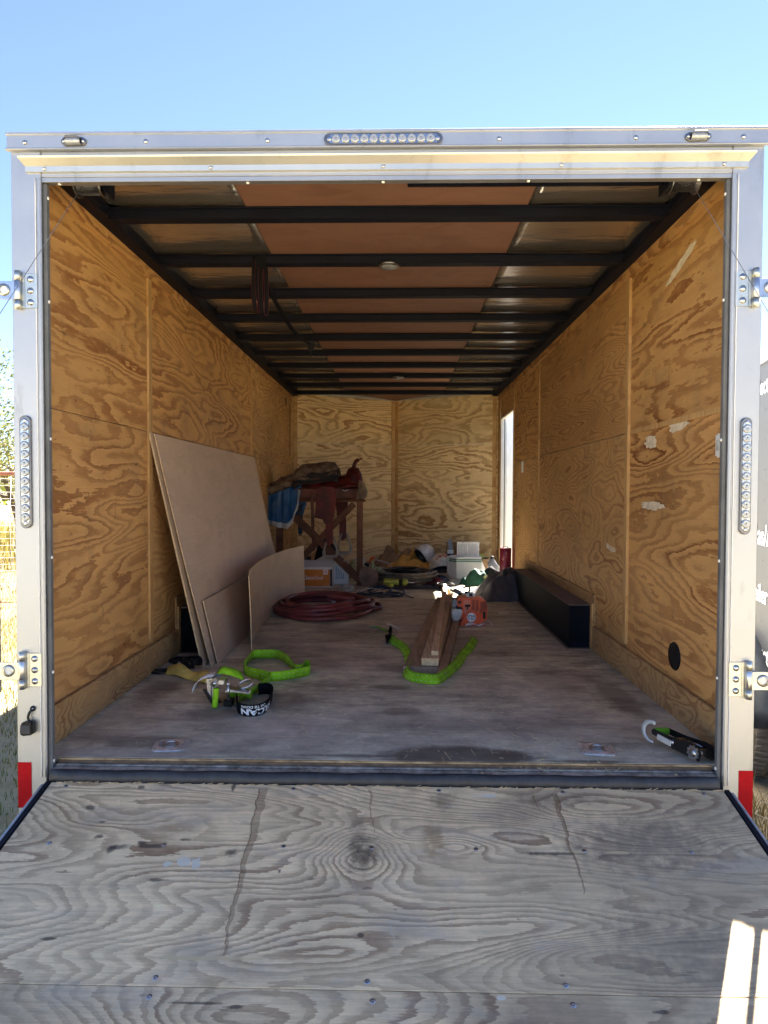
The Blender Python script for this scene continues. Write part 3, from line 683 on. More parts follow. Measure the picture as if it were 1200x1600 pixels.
# ---- recessed tie plates in the bed
def tie_plate(cx, cy, rot):
    q = MB(); MM = T((cx, cy, FL), (0, 0, rot)); w_ = .062
    prof = []
    def rr(s, z, nn=28):
        out = []
        for i in range(nn):
            a = 2*PI*i/nn; c_, s_ = math.cos(a), math.sin(a); e = s if s < .05 else s
            if s >= .05:
                kk = (abs(c_)**6+abs(s_)**6)**(-1/6); out.append((s*kk*c_, s*kk*s_*.95, z))
            else: out.append((s*c_, s*s_, z))
        return out
    rows = [rr(.066, .0005), rr(.064, .004), rr(.058, .0048), rr(.049, .0085), rr(.044, .0085), rr(.038, .004), rr(.028, .0018), rr(.002, .0015)]
    q.grid([list(r_)+[r_[0]] for r_ in rows], M=MM); o = P('tie_plate', q, 'plate')
    q = MB(); q.tube([MM @ Vector((.024*math.cos(a), .024*math.sin(a)*.9, .0065+.003*math.sin(a))) for a in [2*PI*i/20 for i in range(20)]], .0045, 7, closed=True); P('ring', q, 'steel', parent=o)
    q = MB(); q.box((-.018, -.030, .001), (.018, -.020, .008), MM); P('clasp', q, 'zinc', parent=o, bevel=.002)
    for sx in (-1, 1):
        for sy in (-1, 1):
            q = MB(); q.lathe([(.005, .004), (.004, .0065), (1e-4, .007)], 10, MM @ Matrix.Translation((sx*.050, sy*.046, 0))); P('screw', q, 'steel', parent=o)
tie_plate(*F(267, 1165)[:2], .12); tie_plate(*F(933, 1171)[:2], -.12)

# the recess needs a hole: sink the ring plates slightly by a dark disc
# ---- wheel well boxes
for sgn in (-1, 1):
    y0, y1, x1, zt = (1.90 if sgn > 0 else 1.70), 3.93, 1.118, .315
    q = MB(); q.box((sgn*x1, y0, FL+.001), (sgn*(x1+.008), y1, zt)); q.box((sgn*(x1+.008), y0, FL+.001), (sgn*(WL-.001), y0+.008, zt)); q.box((sgn*(x1+.008), y1-.008, FL+.001), (sgn*(WL-.001), y1, zt)); o = P('wheel_box', q, 'boxblack')
    q = MB(); q.box((sgn*(x1-.002), y0-.002, zt+.0005), (sgn*(WL-.001), y1+.002, zt+.006)); P('lid', q, 'dust', parent=o, bevel=.002)
    q = MB(); q.box((sgn*(WL-.0015), y0-.06, FL+.16), (sgn*(WL-.012), y1+.05, zt+.075)); P('backing_strip', q, 'skirt')
    q = MB(); q.box((sgn*(WL-.0015), y0-.05, FL+.01), (sgn*(WL-.022), y0-.012, zt+.02)); P('end_batten', q, 'batten')
    q = MB(); q.box((sgn*(x1-.018), y0-.028, FL+.0005), (sgn*WL, y0-.004, FL+.004)); q.box((sgn*(x1-.018), y0-.004, FL+.0005), (sgn*(x1-.006), y1, FL+.003)); P('caulk_bead', q, 'rackend')
# black cap on the right wall, hole high on the left wall
q = MB(); q.disc(.058, .006, 28, T((WL+.0005, .62, .305), (0, -PI/2, 0))); o = P('round_vent', q, 'black')
q = MB(); q.lathe([(.058, 0), (.062, .003), (.058, .008)], 28, T((WL, .62, .305), (0, -PI/2, 0))); P('rim', q, 'blacksteel', parent=o)
q = MB(); q.box((-WL-.0005, 5.62, 2.02), (-WL+.003, 5.70, 2.11)); P('wall_slot', q, 'black', bevel=.001)
q = MB(); q.box((-WL-.0005, 5.93, 1.45), (-WL+.002, 5.955, 2.07)); P('wall_gap', q, 'black')
# putty smears (raised)
def smear(y, z, sy, sz, tilt=0, sd=0):
    q = MB(); n = 40; pts = []
    for i in range(n):
        a = 2*PI*i/n; rr_ = 1+.45*mn.noise(Vector((math.cos(a)*2.2, math.sin(a)*2.2, sd)))+.15*mn.noise(Vector((a*6, sd, 0)))
        u, v = sy*rr_*math.cos(a), sz*rr_*math.sin(a)
        pts.append((u*math.cos(tilt)-v*math.sin(tilt), u*math.sin(tilt)+v*math.cos(tilt)))
    q.prism(pts, .0012, Matrix.Translation((WL-.0005, y, z)) @ Matrix.Rotation(-PI/2, 4, 'Y') @ Matrix.Rotation(PI/2, 4, 'Z') @ Matrix.Scale(-1, 4, (1, 0, 0)))
    P('putty_patch', q, 'putty')
smear(.95, 1.26, .075, .03, .05, 1); smear(.62, 1.305, .10, .022, -.08, 2); smear(.92, .955, .15, .02, 0.0, 3); smear(.62, 2.0, .16, .02, -.28, 4); smear(1.55, .70, .09, .016, .1, 5)

# ---- screws on walls (rows)
sc0 = None
for sgn in (-1, 1):
    for y in (1.235 if sgn < 0 else 1.265, 3.76 if sgn < 0 else 3.6):
        for z in [.35+.3*i for i in range(6)]:
            if sc0 is None:
                q = MB(); q.lathe([(.0045, 0), (.003, .0012), (1e-4, .001)], 8, T((0, 0, 0), (0, -PI/2, 0))); sc0 = P('screw', q, 'dsteel'); sc0.location = (sgn*(WL-.0125), y, z); 
                if sgn < 0: sc0.rotation_euler = (0, PI, 0)
            else: part_copy(sc0, (sgn*(WL-.0165 if (sgn > 0 and y < 2) else WL-.0125), y, z), (0, PI if sgn < 0 else 0, 0))

# ---- side door at the far right: frame and open leaf
q = MB()
q.box((1.262, 4.930, FL), (1.30, 4.952, 1.965)); q.box((1.262, 5.838, FL), (1.30, 5.86, 1.965)); q.box((1.262, 4.952, 1.88), (1.30, 5.838, 1.902)); q.box((1.262, 4.952, .03), (1.30, 5.838, FL+.004))
P('side_door_frame', q, 'white', bevel=.002)
q = MB(); q.box((1.3005, 5.85, .05), (1.312, 5.862, 1.96)); P('door_seal', q, 'black')
q = MB(); q.box((.0, 0, .05), (.82, .035, 1.98)); d_ = P('side_door', q, 'white', bevel=.003); d_.location = (1.316, 5.852, 0); d_.rotation_euler = (0, 0, R(58))
q = MB(); q.box((.02, -.008, .09), (.79, -.0005, 1.94)); P('door_lining', q, 'white', parent=d_)

# ---- spring assembly under the header
q = MB(); q.tube([(-1.14, .165, 2.160), (1.14, .165, 2.160)], .011, 10); P('spring_shaft', q, 'blacksteel')
q = MB(); q.tube([(.085+.93*i/1400, .165+.024*math.cos(2*PI*i/9), 2.160+.024*math.sin(2*PI*i/9)) for i in range(1400)], .0034, 5); P('torsion_spring', q, 'blacksteel')
for sgn in (-1, 1):
    q = MB()
    prof = [(.012, -.05), (.052, -.05), (.052, -.046)]
    for i in range(12): prof += [(.038, -.044+i*.007), (.043, -.041+i*.007)]
    prof += [(.052, .044), (.052, .05), (.012, .05)]
    q.lathe(prof, 24, T((sgn*1.085, .165, 2.155), (0, PI/2, 0)), smooth=False); P('cable_drum', q, 'dsteel')
    q = MB(); q.box((sgn*1.015, .12, 2.11), (sgn*1.020, .21, 2.20)); P('bracket', q, 'blacksteel')
    q = MB(); a = Vector((sgn*1.10, .125, 2.125)); e = Vector((sgn*1.2, -2.0, -.40))
    q.tube([a.lerp(e, i/8) for i in range(9)], .0012, 6); P('ramp_cable', q, 'greypl')

# ---- ramp door
RA = math.atan(.25)
ramp = bpy.data.objects.new('ramp_door', None); COL.objects.link(ramp); ramp.parent = TR; ramp.location = (0, -.034, -.004); ramp.rotation_euler = (RA, 0, PI)
# ramp local: +y runs down the ramp away from the trailer (x mirrored), so flip with rotation PI about z
def Rm(name, mb, mat, **kw): return mb.build(name, M[mat], ramp, **kw)
# materials read u = x of the mesh: keep meshes mirrored by building with x -> -x
ramp.rotation_euler = (0, 0, 0)
ramp.matrix_local = Matrix.Translation((0, -.034, -.004)) @ Matrix.Rotation(RA, 4, 'X') @ Matrix.Scale(1, 4)
def rb(x0, x1, v0, v1, t0, t1): return (x0, -v1, t0), (x1, -v0, t1)
def flipy_mat(): pass
for (v0, v1, sd, hw0) in ((.0, .7565, 12.4, 1.155), (.7575, 1.98, 25.5, 1.155)):
    q = MB(); q.box(*rb(-hw0-.0, hw0+.02, v0+(.0006 if v0 else 0), v1, -.018, 0)); o = Rm('plywood_panel', q, 'ramp', seed=sd, bevel=.0015)
q = MB(); q.box(*rb(-1.150, 1.17, .01, 2.0, -.05, -.019)); Rm('ramp_core', q, 'alum2')
for x0, x1 in ((-1.174, -1.158), (1.178, 1.194)):
    q = MB(); q.box(*rb(x0, x1, .0, 2.0, -.055, .004)); o = Rm('edge_channel', q, 'blacksteel', bevel=.001)
for x0, x1 in ((-1.186, -1.1745), (1.1945, 1.206)):
    q = MB(); q.box(*rb(x0, x1, .01, 2.02, -.055, .0015)); Rm('edge_trim', q, 'alum', bevel=.002)
q = MB(); q.box(*rb(-1.17, 1.19, 1.985, 2.35, -.02, -.004)); Rm('toe_flap', q, 'alum2')
s0 = None
for v, xs in ((.29, (-1.02, -.66, -.30, -.02, .29, .62, .95)), (.735, (-1.02, -.53, -.02, .47, .98)), (.785, (-1.06, -.54, .0, .48, 1.0)), (.02, (-1.10, -.3, .2, .62, 1.1))):
    for x in xs:
        if s0 is None:
            q = MB(); q.lathe([(.0075, 0), (.0065, .0012), (.003, .0008), (1e-4, .0002)], 10); s0 = Rm('screw', q, 'steel'); s0.location = (x, -v, .0002)
        else: part_copy(s0, (x+rnd.uniform(-.01, .01), -v, .0002), parent=ramp)
# frayed lip of the top edge of the ramp plywood
q = MB()
for i in range(150):
    x = rnd.uniform(-1.14, 1.15); l_ = rnd.uniform(.006, .03); q.beam((x, -.002+rnd.uniform(-.004, .002), .001), (x+l_, -.002+rnd.uniform(-.004, .004), .002+rnd.uniform(0, .003)), .002, .001)
Rm('splinters', q, 'edge', kind='stuff')

# ================================================================== THINGS INSIDE
def Pt(name, mb, mat, parent, **kw): return mb.build(name, M[mat], parent, **kw)

# ---- leaning sheets (far edge, near edge on the bed; leaning to the left wall)
def leaning_sheet(label, y0, y1, xb, xt, zt, th, mat, seed, bow=.0, cat='plywood sheet', skew=0):
    q = MB(); n = 14; fr = []; 
    for i in range(n+1):
        t = i/n; y = y0+(y1-y0)*t
        row = []
        for j in range(9):
            s_ = j/8; x = xb+(xt-xb)*s_-bow*math.sin(PI*s_)*(.5+t*.5); row.append((x, y+skew*s_, FL+.001+(zt-FL-.001)*s_))
        fr.append(row)
    bk = [[(p[0]-th, p[1], p[2]) for p in row] for row in fr]
    q.grid(fr, smooth=False); q.grid(bk, smooth=False)
    rim = [(i, 0) for i in range(n+1)]+[(n, j) for j in range(1, 9)]+[(i, 8) for i in range(n-1, -1, -1)]+[(0, j) for j in range(7, 0, -1)]
    A = [fr[i][j] for i, j in rim]; B = [bk[i][j] for i, j in rim]
    q2 = MB(); q2.grid([A+[A[0]], B+[B[0]]], smooth=False)
    t_ = thing('plywood_sheet', label, cat, (xb, y0, FL), group='thin plywood sheets leaning by the left wall')
    o = q.build('face_veneer', M[mat], t_, seed=seed, loc=(xb, y0, FL)); o.location = (0, 0, 0)
    o = q2.build('edge', M['edge'], t_, loc=(xb, y0, FL)); o.location = (0, 0, 0)
    return t_
leaning_sheet('rearmost tall tan plywood sheet flat against the left wall behind another', 1.34, 3.86, -1.010, -1.262+.011, 1.325, .009, 'luan2', 5.5, skew=-.13)
leaning_sheet('tall pale plywood sheet showing its whole face, leaning on the sheet behind', 1.37, 3.90, -.972, -1.236, 1.322, .006, 'luan', 6.4, bow=.012, skew=-.13)
leaning_sheet('short low plywood offcut leaning on the face of the tall pale sheet', 1.42, 3.1, -.948, -1.030, .405, .006, 'luan', 2.2)
# curved sheet on edge
def curved_sheet():
    plan = smooth_path([(-.80, 1.62, 0), (-.872, 1.95, 0), (-.925, 2.45, 0), (-.93, 3.0, 0), (-.885, 3.5, 0), (-.80, 3.90, 0)], .08)
    t_ = thing('plywood_sheet', 'curved thin plywood strip standing on edge beside the red hose', 'plywood sheet', (-.8, 1.62, FL), group='thin plywood sheets leaning by the left wall')
    z1s = []
    fr = [[(p.x, p.y, FL+.001), (p.x-.006, p.y, FL+.24), (p.x-.018+.02*math.sin(i/len(plan)*3), p.y, FL+.475)] for i, p in enumerate(plan)]
    bk = [[(a-.005, b_, c) for a, b_, c in row] for row in fr]
    q = MB(); q.grid(fr); q.grid(bk); o = q.build('face_veneer', M['luan2'], t_, seed=15.5, loc=(-.8, 1.62, FL)); o.location = (0, 0, 0)
    A = [row[0] for row in fr]+fr[-1][1:]+[row[2] for row in fr][::-1][1:]+[fr[0][1]]; B = [row[0] for row in bk]+bk[-1][1:]+[row[2] for row in bk][::-1][1:]+[bk[0][1]]
    q = MB(); q.grid([A+[A[0]], B+[B[0]]], smooth=False); o = q.build('edge', M['edge'], t_, loc=(-.8, 1.62, FL)); o.location = (0, 0, 0)
curved_sheet()

# ---- saddle rack.  side view coordinates: sx(px), sz(py) at the distance of the rack
RY = 4.72; RD = RY-CY
def sx(px, dd=0): return F(px, 769, .5).x if False else CX+(px-623.5)/FPX*(RD+dd)
def sz(py, dd=0): return CZ+(769-py)/FPX*(RD+dd)
rack = thing('saddle_rack', 'brown wooden trestle with crossed braces carrying the saddle', 'saddle rack', (-.32, RY, FL))
def Rk(name, q, mat, parent=None, **kw):
    o = q.build(name, M[mat], parent or rack, loc=(-.32, RY, FL), **kw)
    o.location = (0, 0, 0); return o
xr, xl = sx(562), sx(436)
for x in (xr, xl):
    q = MB(); q.box((x-.030, RY-.045, FL+.001), (x+.030, RY+.045, .93)); Rk('leg', q, 'rack', bevel=.004)
for x, s_ in ((xr+.05, 1), (xl-.02, 1)):
    q = MB(); pts = [(-.04, 0), (.05, -.0), (.105, .03), (.125, .09), (.11, .16), (.05, .20), (-.03, .205), (-.07, .16), (-.075, .08)]
    q.prism([(a*1.0, b_) for a, b_ in pts], .02, Matrix.Translation((x+.02, RY-.075, FL+.001)) @ Matrix.Rotation(PI/2, 4, 'X')); Rk('foot_board', q, 'rackend', bevel=.003)
for yy in (RY-.058, RY+.058):
    q = MB(); q.beam((sx(462), yy, sz(806)), (sx(563), yy, FL+.03), .02, .062, up=(0, 1, 0)) if False else q.beam((sx(460), yy, sz(808)), (sx(560), yy, sz(905)), .022, .062); Rk('brace', q, 'rack', bevel=.003)
    q = MB(); q.beam((sx(552), yy+.023, sz(788)), (sx(440), yy+.023, sz(905)), .022, .062); Rk('brace', q, 'rack', bevel=.003)
    q = MB(); q.beam((sx(463), yy+.001, sz(812)), (sx(485), yy+.001, sz(786)), .02, .03); 
q = MB(); q.box((xl-.06, RY-.14, .915), (xr+.06, RY-.02, .935)); q2 = MB(); q2.box((xl-.06, RY+.02, .915), (xr+.06, RY+.14, .935))
Rk('top_board', q, 'rack', bevel=.003); Rk('top_board', q2, 'rack', bevel=.003)
q = MB(); q.box((xl-.05, RY-.02, .935), (xr+.05, RY+.02, 1.0)); Rk('ridge_board', q, 'rack', bevel=.003)
q = MB(); q.tube([(sx(545), RY-.10, sz(790)), (sx(548), RY-.105, sz(800))], .004, 6)
q = MB(); q.box((xr-.028, RY-.11, FL+.005), (xl+.028, RY-.098, FL+.05))

# ---- arched cloth / leather loft: stations along x
def arch(stations, n=10, wob=.0, seed=0, near_only=None):
    rows = []
    for i, (x, zt, hw, dn, df) in enumerate(stations):   # hw half width at top, dn drop on near side, df drop on far side
        row = []
        for j in range(-n, n+1):
            t = abs(j)/n; drop = dn if j < 0 else df
            if t < .4:
                a = t/.4*PI/2; y = math.sin(a)*hw; z = zt-(1-math.cos(a))*hw*.75
            else:
                s_ = (t-.4)/.6; y = hw+.03*math.sin(s_*2); z = zt-hw*.75-(drop-hw*.75)*s_
            yy = RY+(y if j > 0 else -y)+wob*mn.noise(Vector((x*9, j*.35, seed)))*1.2
            row.append((x+wob*.6*mn.noise(Vector((x*7, j*.4, seed+5))), yy, z+wob*.5*mn.noise(Vector((x*11, j*.3, seed+9)))))
        rows.append(row)
    return rows
def stations(pts, n=24):   # pts: (px, top_py, hw, bottom near py, far py)
    P_ = smooth_path([(a, b_, c) for a, b_, c, d, e in pts], 3); Q = smooth_path([(a, d, e) for a, b_, c, d, e in pts], 3)
    # resample on common parameter
    out = []
    N = n
    for i in range(N+1):
        t = i/N; f_ = t*(len(pts)-1); k_ = min(int(f_), len(pts)-2); u = f_-k_; u2 = u*u*(3-2*u)
        A = pts[k_]; B = pts[k_+1]
        v = [A[m_]+(B[m_]-A[m_])*(u if m_ == 0 else u2) for m_ in range(5)]
        out.append((sx(v[0]), sz(v[1]), v[2], sz(v[1])-sz(v[3]), sz(v[1])-sz(v[4])))
    return out

saddle = thing('saddle', 'oxblood western riding saddle with horn on the wooden rack', 'saddle', (sx(515), RY, .94))
def Sd(name, q, mat, parent=None, **kw):
    kw2 = dict(kw); o = q.build(name, M[mat], parent or saddle, loc=(sx(515), RY, .94), **kw2); o.location = (0, 0, 0); return o
q = MB(); q.grid(arch(stations([(462, 757, .13, 779, 779), (475, 756, .15, 782, 782), (515, 761, .16, 783, 783), (550, 759, .16, 781, 781), (563, 760, .13, 775, 775)]), wob=.004, seed=1)); Sd('skirt', q, 'leather2', solid=.008)
q = MB(); q.grid(arch(stations([(474, 741, .15, 762, 762), (482, 744, .15, 761, 761), (500, 752, .13, 762, 762), (520, 750, .12, 764, 764), (535, 744, .12, 764, 764), (545, 741, .12, 762, 762), (557, 744, .12, 760, 760)], 30), wob=.003, seed=2)); Sd('seat', q, 'leather', solid=.012)
# cantle
q = MB(); rows = []
for i in range(13):
    a = (i/12-.5)*2.5
    rows.append([(sx(476)-.02, RY+math.sin(a)*.16, sz(750)+.0), (sx(472)-.03, RY+math.sin(a)*.17, sz(748)+math.cos(a)*.07), (sx(470)-.035, RY+math.sin(a)*.16, sz(748)+math.cos(a)*.085), (sx(478)+.01, RY+math.sin(a)*.14, sz(750)+math.cos(a)*.05)])
q.grid(rows); Sd('cantle', q, 'leather', solid=.01)
# swell + gullet + horn
q = MB(); rows = []
for j in range(13):
    a = -PI/2*1.15+PI*1.15*j/12
    row = []
    for (pxx, h_, wd) in ((540, 743, .05), (544, 733, .105), (551, 730, .12), (559, 732, .115), (564, 741, .09), (565, 752, .11)):
        row.append((sx(pxx), RY+math.sin(a)*wd, sz(760)+(sz(h_)-sz(760))*max(0, math.cos(a))**.55))
    rows.append(row)
q.grid(rows); Sd('swell', q, 'leather', solid=.01)
q = MB(); q.tube(smooth_path([(sx(552), RY, sz(733)), (sx(553), RY, sz(727)), (sx(556), RY, sz(721)), (sx(560), RY, sz(718.5))], .01), [.026, .023, .020, .019, .019][:0] or .020, 12)
q.lathe([(1e-4, .0), (.030, .002), (.036, .008), (.034, .015), (1e-4, .018)], 18, Matrix.Translation((sx(561), RY, sz(719.5))) @ Matrix.Rotation(-.35, 4, 'Y')); Sd('horn', q, 'leather')
# near fender + stirrup leather + stirrup; far ones too
def outline(pxs, y, th, name, mat, dd=0, bev=.003, parent=None):
    q = MB(); q.prism([(sx(a, dd), sz(b_, dd)) for a, b_ in pxs], th, Matrix.Translation((0, y, 0)) @ Matrix.Rotation(PI/2, 4, 'X')); return Sd(name, q, mat, bevel=bev, parent=parent)
yn = RY-.185
outline([(500, 762), (507, 760), (522, 761), (527, 765), (527, 790), (524, 808), (521, 818), (510, 818), (506, 811), (494, 808), (496, 790), (497, 772)], yn, .008, 'fender', 'leather')
outline([(511, 816), (522, 816), (523, 846), (517, 852), (512, 846)], yn+.004, .014, 'stirrup_leather', 'leather')
outline([(488, 770), (493, 770), (494, 815), (495, 859), (491, 860), (489, 820)], yn-.002, .006, 'cinch_strap', 'leather2')
outline([(462, 764), (562, 764), (563, 779), (540, 782), (500, 783), (466, 780)], RY-.172, .006, 'side_jockey', 'leather2')
outline([(564, 751), (570, 755), (575, 768), (574, 778), (560, 781), (562, 770)], RY-.14, .30, 'saddle_pad_edge', 'fleece', bev=.006)
outline([(531, 800), (541, 800), (542, 840), (536, 845), (531, 840)], RY+.22, .014, 'stirrup_leather', 'leather', dd=.3)
outline([(524, 772), (545, 772), (543, 806), (527, 806)], RY+.215, .01, 'fender', 'leather', dd=.3)
q = MB(); q.tube([(sx(541)+.024*math.cos(a), RY-.183, sz(765)+.014*math.sin(a)) for a in [PI+PI*i/10 for i in range(11)]], .0035, 7); Sd('dee_ring', q, 'steel')
def stirrup(cxp, cyp, y, dd, sc=1):
    q = MB(); x0 = sx(cxp, dd); z0 = sz(cyp, dd)
    pts = [(-.02, .10), (-.034, .06), (-.052, .0), (-.056, -.04), (-.045, -.062), (0, -.068), (.045, -.062), (.056, -.04), (.052, 0), (.034, .06), (.02, .10)]
    pts3 = smooth_path([(x0+a*sc, y, z0+b_*sc) for a, b_ in pts], .012)
    q2 = MB(); rows = []
    for i, p in enumerate(pts3):
        a = pts3[max(0, i-1)]; c = pts3[min(len(pts3)-1, i+1)]; t = (c-a).normalized(); nn = Vector((-t.z, 0, t.x))
        tk = .008+.007*(1 if p.z < z0-.02 else 0); rows.append([(p.x-nn.x*tk, y-.03, p.z-nn.z*tk), (p.x+nn.x*tk, y-.03, p.z+nn.z*tk), (p.x+nn.x*tk, y+.03, p.z+nn.z*tk), (p.x-nn.x*tk, y+.03, p.z-nn.z*tk), (p.x-nn.x*tk, y-.03, p.z-nn.z*tk)])
    q2.grid(rows, smooth=False); Sd('stirrup', q2, 'stirrup')
    q3 = MB(); q3.tube([(x0-.03, y, z0+.098), (x0+.03, y, z0+.098)], .010, 8); Sd('stirrup_bolt', q3, 'dsteel')
stirrup(516, 858, yn+.03, -.18, 1.2); stirrup(538, 852, RY+.22, .25, 1.25)
outline([(464, 790), (473, 788), (472, 833), (469, 838), (465, 834)], RY+.20, .006, 'hanging_strap', 'navy', dd=.2)

# dark pad over the seat, fleece roll reaching left, blue blanket under it
t_ = thing('saddle_pad', 'brown fleece pad with dark underside folded across the saddle seat', 'saddle pad', (sx(480), RY, 1.15))
pad = arch(stations([(411, 764, .12, 768, 768), (425, 756, .15, 762, 762), (442, 747, .17, 756, 756), (457, 742, .17, 752, 752), (466, 733, .17, 750, 752), (474, 727, .18, 750, 752), (490, 726, .18, 752, 755), (508, 724, .18, 749, 755), (522, 724, .16, 738, 750), (528, 731, .14, 738, 746)], 46), n=12, wob=.012, seed=3)
q = MB(); q.grid(pad); o = q.build('top_fleece', M['fleece'], t_, loc=(sx(480), RY, 1.15), solid=.022); o.location = (0, 0, 0)
dk = arch(stations([(461, 744, .18, 752, 757), (467, 738, .205, 755, 757), (474, 732.5, .215, 757, 757), (490, 730.5, .22, 757, 757), (508, 728.5, .22, 754, 757), (522, 728, .21, 750, 752), (530, 733, .19, 747, 748)], 36), n=12, wob=.008, seed=4)
q = MB(); q.grid(dk); o = q.build('felt_lining', M['darkpad'], t_, loc=(sx(480), RY, 1.15), solid=.012); o.location = (0, 0, 0)
t_ = thing('horse_blanket', 'blue nylon blanket with grey reflective border draped over left end of the rack', 'blanket', (sx(445), RY, .95))
bl = arch(stations([(413, 765, .11, 808, 800), (425, 758, .14, 820, 812), (440, 750, .16, 824, 818), (452, 746, .17, 826, 818), (460, 746, .175, 818, 812), (468, 748, .175, 798, 806), (474, 750, .175, 770, 790)], 44), n=22, wob=.018, seed=6)
# fold relief on the near side
for i, row in enumerate(bl):
    for j, p in enumerate(row):
        if j < 14:
            dp = (14-j)/14; row[j] = (p[0], p[1]-dp*(.020*math.sin(i*.62+j*.12)+.012*math.sin(i*1.3+2)), p[2])
q = MB(); q.grid(bl); o = q.build('shell', M['blue'], t_, loc=(sx(445), RY, .95), solid=.006, subd=1); o.location = (0, 0, 0)
q = MB(); tp = []
for i, row in enumerate(bl):
    tp.append([(row[0][0], row[0][1]-.006, row[0][2]-.001), (row[1][0], row[1][1]-.007, row[1][2]), (row[2][0], row[2][1]-.006, row[2][2])] if i < 36 else [(row[0][0], row[0][1]-.006, row[0][2]-.001), (row[2][0], row[2][1]-.007, row[2][2]), (row[5][0], row[5][1]-.006, row[5][2])])
q.grid(tp); o = q.build('border_tape', M['greytape'], t_, loc=(sx(445), RY, .95), solid=.003, subd=1); o.location = (0, 0, 0)
q = MB(); band = []
for j in range(4, 15):
    band.append([(bl[37][j][0]-.0, bl[37][j][1]-.008, bl[37][j][2]), (bl[43][j][0]+.0, bl[43][j][1]-.008, bl[43][j][2])])
q.grid(band); o = q.build('reflective_stripe', M['greytape'], t_, loc=(sx(445), RY, .95), solid=.003); o.location = (0, 0, 0)

# ---- text helper
def text_mesh(body, size, bold=0.0, align='LEFT'):
    c = bpy.data.curves.new('lettering', 'FONT'); c.body = body; c.size = size; c.align_x = align; c.offset = bold; c.resolution_u = 3
    o = bpy.data.objects.new('lettering', c); COL.objects.link(o)
    dg = bpy.context.evaluated_depsgraph_get(); dg.update()
    me = bpy.data.meshes.new_from_object(o.evaluated_get(dg)); bpy.data.objects.remove(o); bpy.data.curves.remove(c)
    return me
def put_text(body, size, mat, parent, fn, name='lettering', bold=0.0, align='LEFT', label=None):
    me = text_mesh(body, size, bold, align)
    bm = bmesh.new(); bm.from_mesh(me); 
    bmesh.ops.triangulate(bm, faces=bm.faces)
    for v in bm.verts: v.co = fn(v.co.x, v.co.y)
    bm.to_mesh(me); bm.free(); me.materials.clear(); me.materials.append(M[mat])
    o = bpy.data.objects.new(name, me); COL.objects.link(o); o.parent = parent; o['seed'] = 1.0
    if label: o['label'] = label
    return o

# ---- sealant carton under the rack
t_ = thing('sealant_carton', 'orange and white sealant carton lying under the saddle rack', 'carton', (-1.055, 4.55, FL))
bw, bd, bh = .44, .30, .205
q = MB(); q.box((0, 0, .001), (bw, bd, bh)); o = Pt('box', q, 'card', t_, bevel=.002)
q = MB(); q.box((.0, -.0025, .014), (bw-.022, -.0005, bh-.022)); Pt('printed_panel', q, 'orangecard', t_)
for body, x0, bo in (('Gaco', .150, .0012), ('Seal', .268, 0)):
    put_text(body, .060, 'ink', t_, lambda x, y, x0=x0: Vector((x0+x*.88, -.0032, .082+y*.92)), bold=bo)
q = MB(); q.box((.350, -.0035, .132), (.395, -.0026, .180)); Pt('icon', q, 'ink', t_)
for i in range(3):
    q = MB(); q.box((.3565+i*.0125, -.0042, .136 if i != 1 else .145), (.3635+i*.0125, -.0036, .176)); Pt('icon_bar', q, 'orangecard', t_)
put_text('----- ---', .018, 'ink', t_, lambda x, y: Vector((.355+x, -.0032, .024+y)))
q = MB(); q.box((bw-.021, -.003, .014), (bw+.0015, -.0006, bh-.02)); Pt('dark_band', q, 'navy', t_)
q = MB(); q.add([(.0, .0, bh+.001), (bw, .0, bh+.001), (bw+.02, .13, bh+.055), (.10, .13, bh+.06)], [(0, 1, 2, 3)]); Pt('flap', q, 'card', t_, solid=.004)
t2 = thing('white_box', 'white open carton with blue print standing tilted behind the orange carton', 'carton', (-.60, 4.80, FL))
q = MB(); q.box((-.12, 0, .0), (.14, .22, .235), T((0, 0, .001), (0, 0, .35))); Pt('box', q, 'card', t2, bevel=.003)
q = MB(); q.add([(-.24, -.02, .235), (.10, -.05, .245), (.05, .1, .30), (-.12, .12, .30)], [(0, 1, 2, 3)]); Pt('flap', q, 'card', t2, solid=.004)
for i in range(5):
    q = MB(); q.box((.0+i*.02, -.0025, .05), (.006+i*.02, -.0006, .19-.02*i), T((0, 0, .001), (0, 0, .35))); Pt('print_line', q, 'blue', t2)

# ---- dark bag and speaker-like dark bundle behind the rack legs
def heap(name, label, cat, loc, rx, ry, h, mat, seed, group=None, nf=5, rot=0, amp=.35, flat=1.0, extra=0):
    t_ = thing(name, label, cat, loc, (0, 0, rot), group)
    q = MB(); rows = []; nu, nv = 44, 16
    for i in range(nu):
        a = 2*PI*i/nu; row = []
        rr_ = 1+.28*mn.noise(Vector((math.cos(a)*1.6, math.sin(a)*1.6, seed)))
        for j in range(nv+1):
            s_ = j/nv
            x = rx*rr_*(1-s_)*math.cos(a)*(1+.1*s_); y = ry*rr_*(1-s_)*math.sin(a)
            z = h*(1-(1-s_)**2.2)**flat
            f_ = mn.noise(Vector((x*nf, y*nf, seed)))
            rdg = 1-abs(mn.noise(Vector((x*nf*1.6+3, y*nf*1.6, seed+4))))*2
            z = z*(1+amp*f_*1.4)+h*.22*amp*2*(rdg-.5)*min(1, s_*4)
            z = max(.003 if j else .0015, z)
            k_ = 1+.10*mn.noise(Vector((a*3, z*18, seed+7)))
            row.append((x*k_, y*k_, z))
        rows.append(row)
    q.grid(rows, closed_u=True); o = q.build('cloth', M[mat], t_, subd=1)
    return t_
